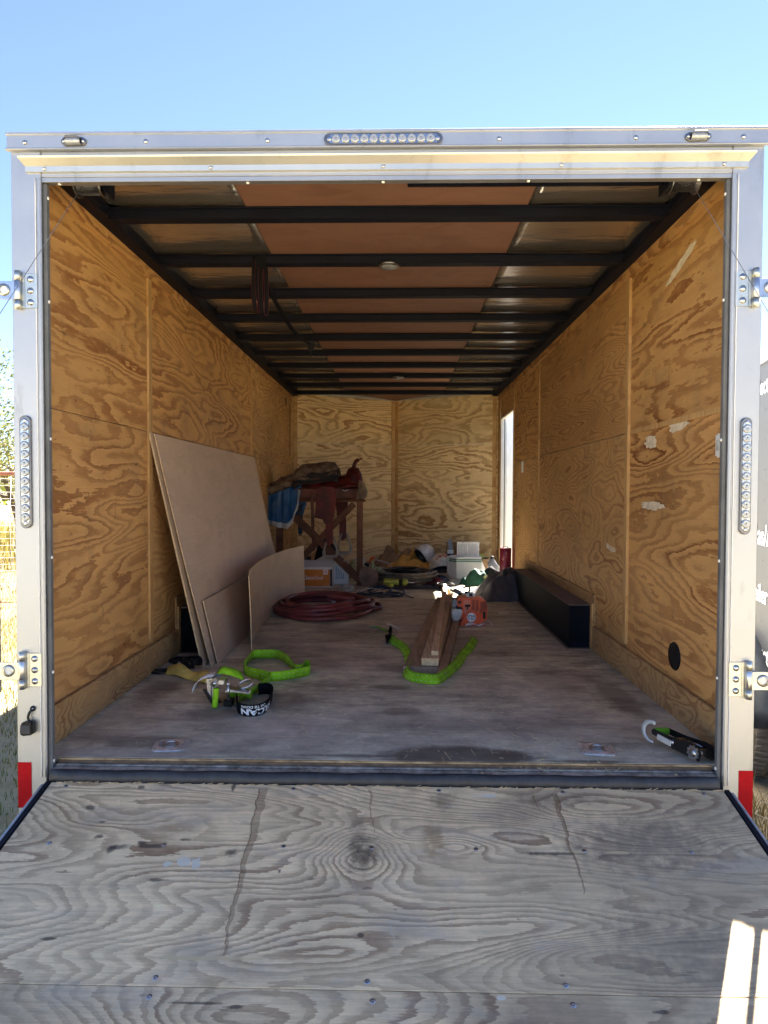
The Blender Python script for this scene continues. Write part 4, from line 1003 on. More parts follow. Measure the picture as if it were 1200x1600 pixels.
# golden canvas coat by the nose wall
t_ = heap('canvas_coat', 'golden brown canvas work coat heaped against the nose wall', 'coat', tuple(F(655, 876)), .40, .22, .17, 'canvas', 3.3, nf=8, amp=.7)
t_.location = (.22, 6.28, FL)
t_ = heap('canvas_bag', 'dull brown canvas bundle lying behind the golden coat', 'bundle', (-.02, 6.50, FL), .32, .14, .22, 'canvas2', 8.8, nf=7, amp=.5)
t_ = heap('brown_cloth', 'dark brown cloth flattened at left end of the golden coat', 'cloth', (-.10, 6.28, FL), .26, .12, .075, 'canvas2', 4.1, nf=9, amp=.6)
# grey cloth by the right wheel box
t_ = thing('grey_tarp', 'dark grey cloth cover crumpled against the end of the right wheel box', 'cover', (.96, 4.05, FL))
q = MB(); rows = []
for i in range(40):
    u = i/39; row = []
    for j in range(40):
        v = j/39; x = -.20+.42*u; y = -.36+.80*v
        x += .05*mn.noise(Vector((v*3, 1, 5))); y += .06*mn.noise(Vector((u*3, 7, 5)))*(1-v)
        env = min(1, min(u, 1.12-u)*3.2+.02)*min(1, min(v, 1-v)*3.4+.0)
        z = (.05+.23*u**.8)*max(0, env)**.7
        fold = 1-abs(mn.noise(Vector((u*2.6+v*1.6, v*2.2-u*1.5, 2))))*2.2
        z += (.045*fold+.02*mn.noise(Vector((u*9, v*7, 3)))-.02)*max(0, env)
        row.append((x+.02*fold*env, y, max(.002, z)))
    rows.append(row)
q.grid(rows); q.build('cloth', M['tarp'], t_, subd=1)
t_ = heap('black_bag', 'small black bag between the grey bottle and the dark cover', 'bag', (1.06, 4.92, FL), .20, .14, .16, 'darkpad', 1.7, nf=7, amp=.4)
t_ = heap('maroon_cloth', 'dark maroon cloth lying just left of the trimmer shaft', 'cloth', (.44, 4.85, FL), .13, .22, .05, 'maroon', 2.9, nf=9, amp=.7)
t_ = heap('dark_gloves', 'dark work gloves in a loose pile left of the white bucket', 'gloves', (.36, 5.1, FL), .22, .14, .07, 'tarp', 7.9, nf=12, amp=.9)
t_ = heap('green_bag', 'green cloth bag with pale floral print in front of the white box', 'bag', (.87, 4.85, FL), .17, .14, .14, 'greenbag', 6.1, nf=9, amp=.5)
for i in range(9):
    a = rnd.uniform(0, 6.28); r_ = rnd.uniform(.2, .9)
    q = MB(); pts = [(.019*math.cos(2*PI*j/10)*(1+.4*(j % 2)), .019*math.sin(2*PI*j/10)*(1+.4*(j % 2))) for j in range(10)]
    x_, y_ = .13*r_*math.cos(a), -.08-.02*rnd.random(); z_ = rnd.uniform(.04, .13)
    q.prism(pts, .003, T((x_, y_, z_), (1.1, 0, 0))); Pt('flower_print', q, 'petal', t_)
t_ = heap('yellow_gloves', 'yellow green leafy looking gloves lying behind the rack foot', 'gloves', (-.20, 5.02, FL), .15, .10, .13, 'petal', 9.9, nf=14, amp=1.0)
for i in range(7):
    a = -1.2+i*.5; q = MB(); q.tube(smooth_path([(.02*math.cos(a), .02*math.sin(a), .10), (.09*math.cos(a), .07*math.sin(a)-.02, .14-.01*i), (.17*math.cos(a), .1*math.sin(a)-.03, .05)], .02), [.016]*30 if False else .016, 7); Pt('finger', q, 'petal', t_)
t_ = heap('yellow_bag', 'dull yellow sack under the rack between leg and carton', 'sack', (-.42, 5.35, FL), .16, .12, .20, 'petal', 3.9, nf=7, amp=.4)
t_ = heap('pale_cord_bundle', 'bundle of pale cord beside the foot of the rack', 'cord', (-.46, 4.32, FL), .055, .05, .03, 'ropelight', 3.9, nf=9, amp=.4)
q = MB()
for i in range(9):
    a0 = rnd.uniform(0, 6); q.tube([(.065*rnd.uniform(.6, 1.1)*math.cos(a0+j*.4)+.01, .05*math.sin(a0+j*.4), .02+.018*math.sin(j*.8+i)+.003*i) for j in range(15)], .0055, 6)
Pt('cord_loops', q, 'ropelight', t_, kind='stuff')
t_ = thing('white_rag', 'flat pale rag lying in front of the golden coat', 'rag', (.42, 6.2, FL))
q = MB(); q.grid([[(-.14+.028*i, -.03+.02*j, .012+.008*mn.noise(Vector((i*.6, j*.6, 1)))) for j in range(5)] for i in range(11)]); Pt('cloth', q, 'card', t_, solid=.006)

# ---- helmets
def welding_hood(label, loc, rot, mat, sc=1, marks=False):
    t_ = thing('helmet', label, 'helmet', loc, rot)
    q = MB(); rows = []
    for i in range(17):
        a = -PI*.62+PI*1.24*i/16; row = []
        for j in range(13):
            b_ = j/12
            zz = .26*b_; rr_ = .115*(1-.62*max(0, b_-.45)**2*3.3)*(1-.12*(1-b_))
            rr_ = max(.004, rr_) if j < 12 else .012
            row.append((rr_*math.sin(a)*1.0, -rr_*math.cos(a)*1.25, .02+zz))
        rows.append(row)
    q.grid(rows, M=T(s=sc)); Pt('shell', q, mat, t_, solid=.006, subd=1)
    q = MB(); q.tube([(.098*sc*math.cos(a), .10*sc*math.sin(a)+.0, .13*sc) for a in [2*PI*i/24 for i in range(24)]], .012*sc, 6, closed=True); Pt('headband', q, 'black', t_)
    return t_
def open_helmet(label, loc, rotz, mat, r=.125):
    t_ = thing('helmet', label, 'helmet', loc, (0, 0, rotz))
    q = MB(); rows = []
    for i in range(33):       # around, opening at -y
        a = 2*PI*i/32; row = []
        for j in range(13):
            b_ = PI/2*j/12
            front = max(0, -math.sin(a))**2
            zlow = .02+.062*front if True else 0
            rr_ = r*math.cos(b_)**.85; z = zlow+(r*1.22-zlow+.035)*math.sin(b_)
            row.append((rr_*math.cos(a), rr_*1.12*math.sin(a), z))
        rows.append(row)
    q.grid(rows); Pt('shell', q, mat, t_, solid=.008)
    q = MB(); q.lathe([(r*.99, .0), (r*.99, .075), (r*.8, .078), (r*.8, 0)], 28); Pt('lining', q, 'black', t_)
    q = MB(); q.tube([(r*1.01*math.cos(a), r*1.13*math.sin(a), .02+.062*max(0, -math.sin(a))**2) for a in [2*PI*i/36 for i in range(36)]], .006, 6, closed=True); Pt('rim', q, 'black', t_)
    return t_
h1 = open_helmet('cream helmet with faded red marks standing open side toward the ramp', (.575, 6.02, FL), .1, 'helmet2', .150)
for (a, z, s_) in ((-1.9, .20, .022), (-1.2, .205, .02), (-1.5, .215, .014), (-1.0, .17, .012), (-2.2, .17, .012)):
    q = MB(); pts = [(s_*(1+.35*math.sin(j*3))*math.cos(2*PI*j/12), s_*.7*math.sin(2*PI*j/12)) for j in range(12)]
    rr_ = .147*math.cos(math.asin(min(.99, (z-.05)/.19)))**.85
    q.prism(pts, .003, Matrix.Translation((rr_*math.cos(a)*1.02, rr_*1.12*math.sin(a)-.005, z-.005)) @ Matrix.Rotation(a+PI/2, 4, 'Z') @ Matrix.Rotation(.95, 4, 'X')); Pt('red_mark', q, 'pink', h1)
h2 = open_helmet('silver grey helmet tipped on top of the golden canvas coat', (F(662, 850, .2).x, 6.60, FL+.12), .7, 'helmet', .125)
h2.rotation_euler = (-.1, .75, -.5); h2.location = (.34, 6.28, FL+.15)

# ---- white carton with two green bands, printed lid standing up
t_ = thing('white_carton', 'white carton with two green bands and its printed lid raised', 'carton', (.80, 5.45, FL))
q = MB(); oc_ = [(-.175, -.02), (-.10, -.13), (.18, -.13), (.19, .13), (-.14, .14)]
q.prism(oc_, .235, T((0, 0, .001))); Pt('box', q, 'card', t_, bevel=.003)
for z in (.188, .208):
    q = MB(); q.prism([(a*1.008, b_*1.012) for a, b_ in oc_], .011, T((0, 0, z))); Pt('green_band', q, 'greenink', t_)
q = MB(); q.prism([(a*1.02, b_*1.02) for a, b_ in oc_], .006, T((0, 0, .236))); Pt('rim', q, 'card', t_)
q = MB(); q.box((-.085, -.015, .243), (.165, -.009, .405)); lid = Pt('lid', q, 'paper', t_, bevel=.001)
q = MB(); q.box((-.085, -.025, .388), (.165, -.0152, .408)); Pt('lid_edge', q, 'card', t_, bevel=.002)
q = MB()
for i in range(11):
    z = .26+i*.0112
    for j in range(2):
        x = -.075+j*.12
        while x < -.075+j*.12+.10:
            l_ = rnd.uniform(.006, .018); q.box((x, -.0162, z), (x+l_, -.0154, z+.0042)); x += l_+.005
Pt('small_print', q, 'greypl', t_, kind='stuff')
q = MB(); q.box((-.03, -.0265, .395), (-.012, -.0252, .399)); Pt('print_mark', q, 'darkink', t_)
t2 = thing('small_white_box', 'small white box tucked left of the raised printed lid', 'box', (.655, 5.70, FL))
q = MB(); q.box((-.03, -.03, .0), (.04, .04, .29), T((0, 0, .001))); Pt('box', q, 'card', t2, bevel=.002)
q = MB(); q.box((-.032, -.032, .225), (.042, .042, .25)); Pt('dark_band', q, 'black', t2)
t2 = thing('grey_board', 'narrow grey board leaning upright between cream helmet and white carton', 'board', (.70, 5.80, FL))
q = MB(); q.beam((0, 0, .002), (-.035, .06, .40), .05, .012, up=(0, 1, 0)); Pt('board', q, 'greypl', t2)
t2 = thing('cardboard_box', 'brown cardboard piece leaning at nose wall behind the white carton', 'cardboard', (.80, 6.24, FL), (0, 0, -.5))
q = MB(); q.box((-.18, 0, .0), (.14, .012, .34), T((0, 0, .001), (-.1, 0, 0))); Pt('sheet', q, 'canvas2', t2); 

# grey oil bottle
t_ = thing('oil_bottle', 'grey plastic oil bottle with black cap beside the side door', 'bottle', (1.105, 5.25, FL))
q = MB(); prof = [(.0, 0), (1, 0), (1, .62), (.85, .72), (.45, .86), (.35, .9)]
rows = []
for r_, z_ in ((.001, .001), (.055, .001), (.058, .01), (.058, .15), (.052, .18), (.03, .215), (.022, .225), (.02, .235)):
    rows.append([(max(-1, min(1, 1.25*math.cos(2*PI*i/24)))*r_+(.0 if z_ < .18 else -.018), max(-1, min(1, 1.25*math.sin(2*PI*i/24)))*r_*.62, z_) for i in range(25)])
q.grid(rows); Pt('body', q, 'greypl', t_)
q = MB(); q.lathe([(1e-4, .262), (.021, .262), (.023, .236), (1e-4, .234)], 16, T((-.018, 0, 0))); Pt('cap', q, 'black', t_)
q = MB(); q.box((-.035, -.037, .03), (.035, -.0355, .13)); Pt('label_panel', q, 'dsteel', t_)
t_ = thing('yellow_green_cap', 'yellow green and black cap lying behind the grey bottle', 'cap', (1.01, 5.75, FL+.001))
q = MB(); q.box((-.10, -.08, 0), (.10, .1, .19)); Pt('base_carton', q, 'canvas2', t_, bevel=.003)
q = MB(); q.lathe([(.06, .19), (.058, .22), (.035, .245), (1e-4, .25)], 16); Pt('crown', q, 'lime', t_); q = MB(); q.lathe([(1e-4, .192), (.075, .192), (.075, .20), (1e-4, .2)], 16, T((.03, -.01, 0))); Pt('brim', q, 'black', t_)
t_ = thing('white_sheet', 'white card leaning by the grey bottle at the door sill', 'card', (1.03, 5.42, FL))
q = MB(); q.prism([(-.05, 0), (.045, 0), (-.03, .19), (-.05, .19)], .004, Matrix.Translation((0, 0, .001)) @ Matrix.Rotation(PI/2-.15, 4, 'X')); Pt('card', q, 'card', t_)
# maroon canister
t_ = thing('maroon_canister', 'tall maroon cylinder standing at the near side of the side door', 'canister', (1.165, 4.80, FL))
q = MB(); q.lathe([(1e-4, .001), (.058, .001), (.060, .006), (.060, .12), (.0585, .124), (.060, .128), (.060, .26), (.0585, .264), (.060, .268), (.060, .385), (.056, .39), (1e-4, .39)], 28); Pt('body', q, 'maroon', t_)
q = MB(); q.tube([(-.03, 0, .388), (-.02, 0, .402), (.02, 0, .402), (.03, 0, .388)], .004, 6); Pt('handle', q, 'black', t_)
for z in (.30, .34):
    q = MB(); q.lathe([(.003, 0), (1e-4, .002)], 8, T((0, -.060, z), (PI/2, 0, 0))); Pt('rivet', q, 'steel', t_)

# ---- red hose coil
t_ = thing('hose_coil', 'dark red rubber air hose coiled on the bed', 'hose', (-.56, 3.16, FL))
pts = []; n = 7*40
for i in range(n):
    a = 2*PI*i/40; lap = i/40
    jit = mn.noise(Vector((lap*1.9, math.cos(a)*.6, math.sin(a)*.6)))
    rr_ = 1-.045*lap+.20*mn.noise(Vector((lap*.9, math.sin(a*.5), 2)))
    z = .018+.0125*lap+.026*abs(mn.noise(Vector((i*.045, lap, 5))))*(1 if lap > 1 else .2)
    ex = .10*max(0, math.cos(a-.3))**3*(1 if int(lap) % 2 else .2)
    pts.append(((rr_*.40+ex)*math.cos(a)+.03*jit-.015*lap*.2, rr_*.50*math.sin(a)+.05*jit, z))
q = MB(); q.tube(pts, .0165, 9); Pt('hose', q, 'hose', t_)
e = Vector(pts[-1]); q = MB()
tail = smooth_path([pts[-3], pts[-1], (e.x-.02, e.y-.09, e.z+.02), (.05, -.02, .12), (.10, -.05, .07)], .03); q.tube(tail, .0165, 9); Pt('hose_end', q, 'hose', t_)
q = MB(); q.tube([(.085, -.045, .085), (.105, -.052, .068)], .021, 12); Pt('ferrule', q, 'steel', t_)
q = MB(); q.tube([(.105, -.052, .068), (.14, -.066, .04)], [.017, .012], 10); Pt('coupling', q, 'black', t_)

# ---- lariat / hose coils in the middle
def coil(label, cat, loc, rx, ry, laps, r, mat, seed, zst=.008, wob=.12, name='rope_coil', sq=1):
    t_ = thing(name, label, cat, loc)
    pts = []; N = int(laps*36)
    for i in range(N):
        a = 2*PI*i/36; lap = i/36
        k_ = 1-.5*((lap*.37+seed) % 1)*.55+wob*mn.noise(Vector((lap*1.3, math.cos(a), seed)))
        pts.append((rx*k_*math.cos(a)+.03*mn.noise(Vector((lap, 1, seed))), ry*k_*math.sin(a)+.03*mn.noise(Vector((lap, 7, seed))), r+.001+zst*lap+.012*abs(mn.noise(Vector((i*.05, 3, seed))))))
    q = MB(); q.tube(pts, r, 6); Pt('rope', q, mat, t_); return t_
coil('large grey tan rope coiled in wide loops in the middle of the bed', 'rope', (.12, 5.05, FL), .36, .42, 11, .0095, 'rope', .13, zst=.0105)
coil('thin grey tan rope in small loose loops by the yellow gloves', 'rope', (-.05, 4.75, FL), .17, .16, 6, .008, 'rope', .51, zst=.008, wob=.25)
coil('dark rope coil lying right of the large tan coil', 'rope', (.43, 5.05, FL), .16, .22, 6, .008, 'navy', .77, zst=.007, wob=.2)
coil('black rubber cord loops inside the large tan coil', 'cord', (.13, 5.12, FL+.095), .17, .20, 4, .010, 'black', .9, zst=.006)
t_ = heap('black_mat', 'black cloth spread flat beneath the tan rope coils', 'cloth', (.22, 4.58, FL), .42, .13, .028, 'darkpad', 2.2, nf=6, amp=.4)
# brass key-like fitting
t_ = thing('brass_fitting', 'small brass hose fitting at the end of the dark coil', 'fitting', (.49, 4.62, FL+.02)); q = MB(); q.tube([(-.03, 0, 0), (.03, .01, 0)], .014, 10); q.lathe([(.02, -.006), (.02, .006)], 6, T((0, 0, 0), (0, PI/2, 0))); Pt('body', q, 'brass', t_)
q = MB(); q.lathe([(.006, -.0), (.018, -.0), (.018, .008), (.006, .008)], 12, T((.03, .01, 0), (0, PI/2, 0))); Pt('collar', q, 'steel', t_)

# ---- ribbon along a path, on edge or flat
def ribbon(path, width, up=(0, 0, 1), tilt=None, th=.0025, step=.012):
    pts = smooth_path(path, step); rows = []; n = len(pts)
    for i, p in enumerate(pts):
        t = pts[min(i+1, n-1)]-pts[max(i-1, 0)]; t.z = 0
        if t.length < 1e-8: t = Vector((1, 0, 0))
        t.normalize(); side = Vector((t.y, -t.x, 0)); f_ = i/(n-1)
        a = tilt(f_) if tilt else 0
        u = Vector((0, 0, 1))*math.cos(a)+side*math.sin(a)
        rows.append([p, p+u*width*.5, p+u*width])
    return pts, rows
# halters pile with snap
t_ = thing('halter_pile', 'navy webbing halters with small steel snaps piled left of the lumber', 'halters', (-.14, 4.05, FL))
for sd_, pth in ((0, [(-.40, -.02, .003), (-.2, .04, .01), (.0, -.03, .02), (.20, .0, .015), (.34, -.16, .003)]), (1, [(-.25, -.12, .003), (-.05, -.05, .04), (.12, .07, .05), (.26, .02, .03), (.22, -.12, .01), (.0, -.14, .005)]), (2, [(-.08, .25, .003), (-.02, .15, .05), (.10, .12, .06), (.20, .2, .01)]), (3, [(-.14, .02, .03), (.0, .10, .05), (.14, -.02, .05), (.05, -.09, .03), (-.12, -.03, .02), (-.2, .05, .01)]), (4, [(-.45, .06, .003), (-.2, .0, .005), (.0, -.09, .02), (.2, -.10, .003)])):
    _, rw = ribbon(pth, .028, tilt=lambda f, s=sd_: 1.25+.5*math.sin(f*7+s)); q = MB(); q.grid(rw); Pt('webbing', q, 'navy', t_, solid=.004)
q = MB(); q.tube([(-.17+.03*math.cos(a), -.05+.03*math.sin(a), .05+.01*math.sin(a)) for a in [2*PI*i/18 for i in range(18)]], .0035, 6, closed=True); Pt('ring', q, 'steel', t_)
q = MB(); q.tube(smooth_path([(-.14, -.05, .055), (-.06, -.03, .07), (0, -.05, .065), (.07, -.10, .04)], .02), .004, 6); Pt('snap', q, 'steel', t_)
for i in range(5):
    q = MB(); x_ = rnd.uniform(-.1, .2); y_ = rnd.uniform(-.1, .2); q.tube([(x_+.012*math.cos(a), y_+.012*math.sin(a), .055) for a in [2*PI*i_/12 for i_ in range(12)]], .0025, 5, closed=True); Pt('buckle', q, 'steel', t_)
# yellow tool
t_ = thing('heat_gun', 'yellow green and black hand tool lying on the halters', 'power tool', (.04, 4.42, FL+.03), (0, 0, -.03))
q = MB(); q.tube(smooth_path([(-.13, 0, .055), (-.06, 0, .05), (.02, 0, .045)], .02), .030, 14); q.tube([(-.10, -.02, .03), (-.04, -.06, .01)], .02, 10); Pt('body', q, 'lime', t_)
q = MB(); q.tube([(.02, 0, .045), (.055, 0, .045)], .032, 14); Pt('collar', q, 'black', t_)
q = MB(); q.tube([(.056, 0, .045), (.075, 0, .045), (.10, 0, .045), (.112, 0, .045)], [.036, .038, .030, .014], 16); Pt('nose_cap', q, 'lime', t_)
q = MB(); q.tube([(.112, 0, .045), (.17, .01, .04)], .005, 8); Pt('bit', q, 'steel', t_)
# reciprocating / chop saw by the rack
t_ = thing('chain_saw', 'white and black power saw with orange handle behind rack leg', 'saw', (-.30, 6.12, FL))
q = MB(); q.box((-.22, -.05, .0), (.02, .06, .09), T((0, 0, .002))); Pt('housing', q, 'black', t_, bevel=.012)
q = MB(); q.box((-.20, -.06, .08), (-.06, .05, .15)); Pt('cover', q, 'card', t_, bevel=.012)
q = MB(); q.tube(smooth_path([(-.02, -.03, .02), (.0, -.03, .09), (.02, -.03, .15), (.06, -.03, .16)], .02), .016, 9); Pt('front_handle', q, 'orange', t_)
q = MB(); q.tube(smooth_path([(.02, -.03, .04), (.12, -.03, .035), (.24, -.03, .03), (.27, -.03, .06), (.20, -.03, .10), (.06, -.03, .14)], .02), .007, 7); Pt('guard', q, 'greytape', t_)
q = MB(); q.tube([(-.01, -.05, .055), (.045, -.05, .055)], .03, 12); Pt('knob', q, 'blue', t_)
t_ = heap('dark_backpack', 'dark navy bag slumped behind the crossed braces of the rack', 'bag', (-.78, 5.55, FL), .22, .18, .36, 'darkpad', 4.7, nf=5, amp=.4)
t_ = thing('laptop_case', 'small dark case with blue sticker behind the curved plywood strip', 'case', (-1.02, 5.3, FL))
q = MB(); q.box((-.12, -.06, 0), (.09, .06, .25), T((0, 0, .001))); Pt('case', q, 'black', t_, bevel=.006); q = MB(); q.box((.02, -.0625, .17), (.075, -.0602, .22)); Pt('sticker', q, 'blue', t_)

# ---- lumber
def board(label, p, q_, wd, th, mat, up=(0, 0, 1), name='lumber_board', seed=3):
    t_ = thing(name, label, 'board', p, group='boards stacked on the bed')
    d = Vector(q_)-Vector(p); q = MB(); q.beam((0, 0, 0), d, wd, th, up=up); Pt('plank', q, mat, t_, bevel=.002, seed=seed)
    e = MB(); dn_ = d.normalized(); e.beam(-dn_*.0012, -dn_*.0002, wd-.004, th-.004, up=up); Pt('end_face', e, 'endgrain' if mat == 'lumber' else 'lumberdark', t_)
    return t_
def at(px, py, z): return F(px, py, z)
a = at(657, 1047, FL+.02); board('wide dark weathered plank lowest in the board pile', (a.x, a.y, FL+.020), (.49, 3.72, FL+.020), .185, .036, 'lumberdark')
a = at(672, 1036, FL+.06); board('thick pale two by four lying on the wide dark plank', (a.x, a.y+.02, FL+.060), (.515, 3.92, FL+.060), .092, .040, 'lumber', seed=7)
a = at(679, 1022, FL+.094); board('narrow pale strip on top of the two by four', (a.x+.002, a.y+.02, FL+.094), (.478, 3.86, FL+.094), .040, .026, 'lumber', seed=11)
a = at(690, 1056, FL+.018); board('narrow brown strip on the bed right of the pile', (a.x, a.y, FL+.018), (.60, 3.55, FL+.018), .048, .034, 'lumberdark', seed=9)

# ---- string trimmer
tx, ty = F(735, 978).x, F(735, 978).y
tr = thing('string_trimmer', 'orange string trimmer engine facing the ramp with pale shaft going back', 'string trimmer', (tx, ty, FL), (0, 0, 0))
E_ = 1/ (FPX/(ty-CY))   # metres per pixel there
def ex(px): return (px-735)*E_
def ez(py): return (978-py)*E_
def plate(pxs, y0, y1, name, mat, parent=tr, bev=.004):
    q = MB(); q.prism([(ex(a), ez(b_)) for a, b_ in pxs], y1-y0, Matrix.Translation((0, y1, .001)) @ Matrix.Rotation(PI/2, 4, 'X')); return Pt(name, q, mat, parent, bevel=bev)
plate([(714, 938), (718, 935.5), (748, 935), (757, 937), (761, 942), (763, 952), (762, 968), (756, 973), (740, 974), (722, 970), (716, 960)], .03, .19, 'engine_shroud', 'orange', bev=.010)
fs = plate([(717, 978), (722, 970), (727, 962), (731, 955), (737, 952.5), (743, 955), (748, 963), (754, 972), (758, 977), (757, 979), (735, 980)], .0, .045, 'starter_housing', 'orange', bev=.006)
plate([(724, 938), (736, 938), (736, 952), (730, 958), (727, 962), (725, 958)], .018, .034, 'top_panel', 'pink', bev=.003)
for i in range(10):
    z = 939.5+i*1.75
    q = MB(); q.box((ex(738), .0285, ez(z+.5)), (ex(742.2), .0305, ez(z-.4))); q.box((ex(743.6), .0285, ez(z+.5)), (ex(748), .0305, ez(z-.4))); q.box((ex(751), .0285, ez(z+2.5)), (ex(761), .0305, ez(z+1.6))); Pt('cooling_slot', q, 'black', tr)
q = MB(); q.box((ex(755), .024, ez(968)), (ex(759.5), .0305, ez(956))); Pt('muffler_port', q, 'black', tr, bevel=.003)
q = MB(); q.box((ex(753.5), .026, ez(969.5)), (ex(761.5), .0302, ez(954.5))); Pt('muffler_frame', q, 'orange', tr, bevel=.003)
q = MB(); q.box((ex(716.5), .024, ez(944)), (ex(721), .031, ez(939.5))); Pt('plug_boot', q, 'black', tr, bevel=.002)
plate([(707, 940), (711, 937.5), (714.5, 938), (714.5, 950), (708, 952)], .04, .15, 'air_filter_cover', 'greypl', bev=.008)
plate([(706, 955), (709, 952.5), (722, 953), (723, 957), (719, 968), (714, 974), (708, 972)], .02, .14, 'fuel_tank', 'tank', bev=.010)
plate([(714, 949), (722, 949.5), (723, 953), (713, 953)], .02, .08, 'fuel_cap', 'black', bev=.003)
q = MB(); bc = (ex(736.5), -.001, ez(964.5)); q.lathe([(7.2*E_, 0), (7.0*E_, .003), (1e-4, .003)], 28, Matrix.Translation(bc) @ Matrix.Rotation(PI/2, 4, 'X')); Pt('badge', q, 'ink', tr)
put_text('STIHL', 5.2*E_, 'darkink', tr, lambda x, y: Vector((bc[0]+x, -.0046, bc[2]+.2*E_+y)), bold=.0006, align='CENTER')
put_text('FT 88 C', 3.6*E_, 'darkink', tr, lambda x, y: Vector((bc[0]+x, -.0046, bc[2]-3.4*E_+y)), bold=.0004, align='CENTER')
q = MB(); q.tube([(ex(726.5), .005, ez(946.5)), (ex(734.5), .005, ez(946.5))], .0085, 8); q.tube([(ex(730.5), .006, ez(947)), (ex(730.5), .012, ez(953))], .005, 8); Pt('pull_handle', q, 'black', tr)
for (a, b_) in ((727, 955), (747, 955), (735.5, 977), (718, 972)):
    q = MB(); q.lathe([(.005, 0), (1e-4, .004)], 8, Matrix.Translation((ex(a), .0, ez(b_))) @ Matrix.Rotation(PI/2, 4, 'X')); Pt('screw', q, 'steel', tr)
plate([(729, 935), (732, 929), (738, 927.5), (743, 930), (745, 935)], .07, .12, 'clutch_cover', 'card', bev=.006)
plate([(734, 934), (734, 929), (739, 929), (740, 934)], .06, .075, 'clutch_slot', 'black', bev=.002)
q = MB(); q.tube([(ex(735), .12, ez(935)), (.02-.05, .45, .17), (-.03-.03, 1.0, .115), (-.075, 1.75, .05)], .0125, 10); Pt('shaft', q, 'paper', tr)
q = MB(); q.tube([(-.045, .42, .18), (-.055, .70, .155)], .020, 10); Pt('shaft_sleeve', q, 'greypl', tr)
q = MB(); q.tube(smooth_path([(-.05, .36, .18), (.0, .34, .17), (.03, .36, .21), (.02, .38, .235), (-.02, .38, .225)], .02), .008, 8); q.box((-.01, .33, .16), (.02, .37, .20)); Pt('throttle_grip', q, 'black', tr, )
q = MB(); q.lathe([(1e-4, .0), (.045, .0), (.05, .02), (.03, .05), (1e-4, .055)], 18, T((-.08, 1.80, .015))); Pt('trimmer_head', q, 'black', tr)
q = MB(); q.lathe([(.05, .05), (.11, .035), (.115, .02)], 20, T((-.08, 1.80, .03)), arc=PI*1.2); Pt('guard', q, 'black', tr, solid=.004)
tg = thing('white_rag', 'crumpled white paper tag under the trimmer engine', 'tag', (tx+ex(742), ty-.03, FL))
q = MB(); rw = []
for i in range(15):
    t = i/14; x = -.075+.20*t; rw.append([(x, -.01-.01*math.sin(t*9), .004+.016*abs(math.sin(t*6.1))*(1 if t < .6 else .9)), (x+.01, .035+.01*math.cos(t*5), .006+.024*abs(math.sin(t*6.1+.5))*(1 if t < .8 else .3))] if t < .62 else [(x, .0+.02*math.sin(t*9), .010+.028*math.sin((t-.62)/.38*PI)), (x+.004, .018+.02*math.sin(t*9), .012+.028*math.sin((t-.62)/.38*PI))])
q.grid(rw); Pt('paper', q, 'paper', tg, solid=.001)

# ---- lime strap between the boards (hook end, black sleeve, long tail)
t_ = thing('lime_strap', 'lime green strap trailing in a U in front of the board pile', 'strap', tuple(F(640, 1060)))
o0 = Vector(t_.location)
pth = [F(604, 1000)-o0, F(612, 1008)-o0, F(625, 1016)-o0, F(632, 1030)-o0, F(631, 1046)-o0, F(629, 1054)-o0, F(637, 1064)-o0, F(660, 1069)-o0, F(684, 1070)-o0, F(697, 1063)-o0, F(709, 1053)-o0, F(722, 1040)-o0, F(729, 1027)-o0, F(738, 1018)-o0, F(743, 1010)-o0, F(747, 1001)-o0]
for p in pth: p.z += .003
def tl(f): return 1.0-.75*math.exp(-((f-.52)/.13)**2)-.2*math.sin(f*22)
_, rw = ribbon(pth, .052, tilt=lambda f: -tl(f)); q = MB(); q.grid(rw); Pt('webbing', q, 'green', t_, solid=.0025)
st = MB()
for i in range(2, len(rw)-2, 1):
    for kx in (.25, .75):
        a = rw[i][0].lerp(rw[i][2], kx); b_ = rw[i+1][0].lerp(rw[i+1][2], kx); n_ = (rw[i][2]-rw[i][0]).cross(b_-a).normalized()*.0018
        if i % 2: 
            for s_ in (-1, 1): st.beam(a+n_*s_, a.lerp(b_, .6)+n_*s_, .0014, .0008)
Pt('stitching', st, 'ink', t_, kind='stuff')
pth = [F(607, 988)-o0, F(611, 995)-o0, F(609, 1001)-o0, F(604, 1004)-o0, F(606, 1007)-o0]
for p in pth: p.z += .004
_, rw = ribbon(pth, .045, tilt=lambda f: -.3+.5*f); q = MB(); q.grid(rw); Pt('black_sleeve', q, 'blackweb', t_, solid=.006)
pth = [F(585, 981)-o0, F(592, 982)-o0, F(600, 983)-o0, F(607, 988)-o0]
for p in pth: p.z += .006
_, rw = ribbon(pth, .045, tilt=lambda f: 1.2); q = MB(); q.grid(rw); Pt('webbing', q, 'green', t_, solid=.003)
q = MB(); a = F(577, 982)-o0; q.tube([a+Vector((0, 0, .012)), a+Vector((.05, .0, .014))], .007, 8); Pt('hook', q, 'steel', t_)
q = MB(); a = F(611, 984)-o0; q.grid([[a+Vector((-.03+.018*i, -.05+.0*j+.035*j, .045-.006*i+.004*math.sin(i))) for j in range(3)] for i in range(6)]); Pt('care_tag', q, 'paper', t_, solid=.001)

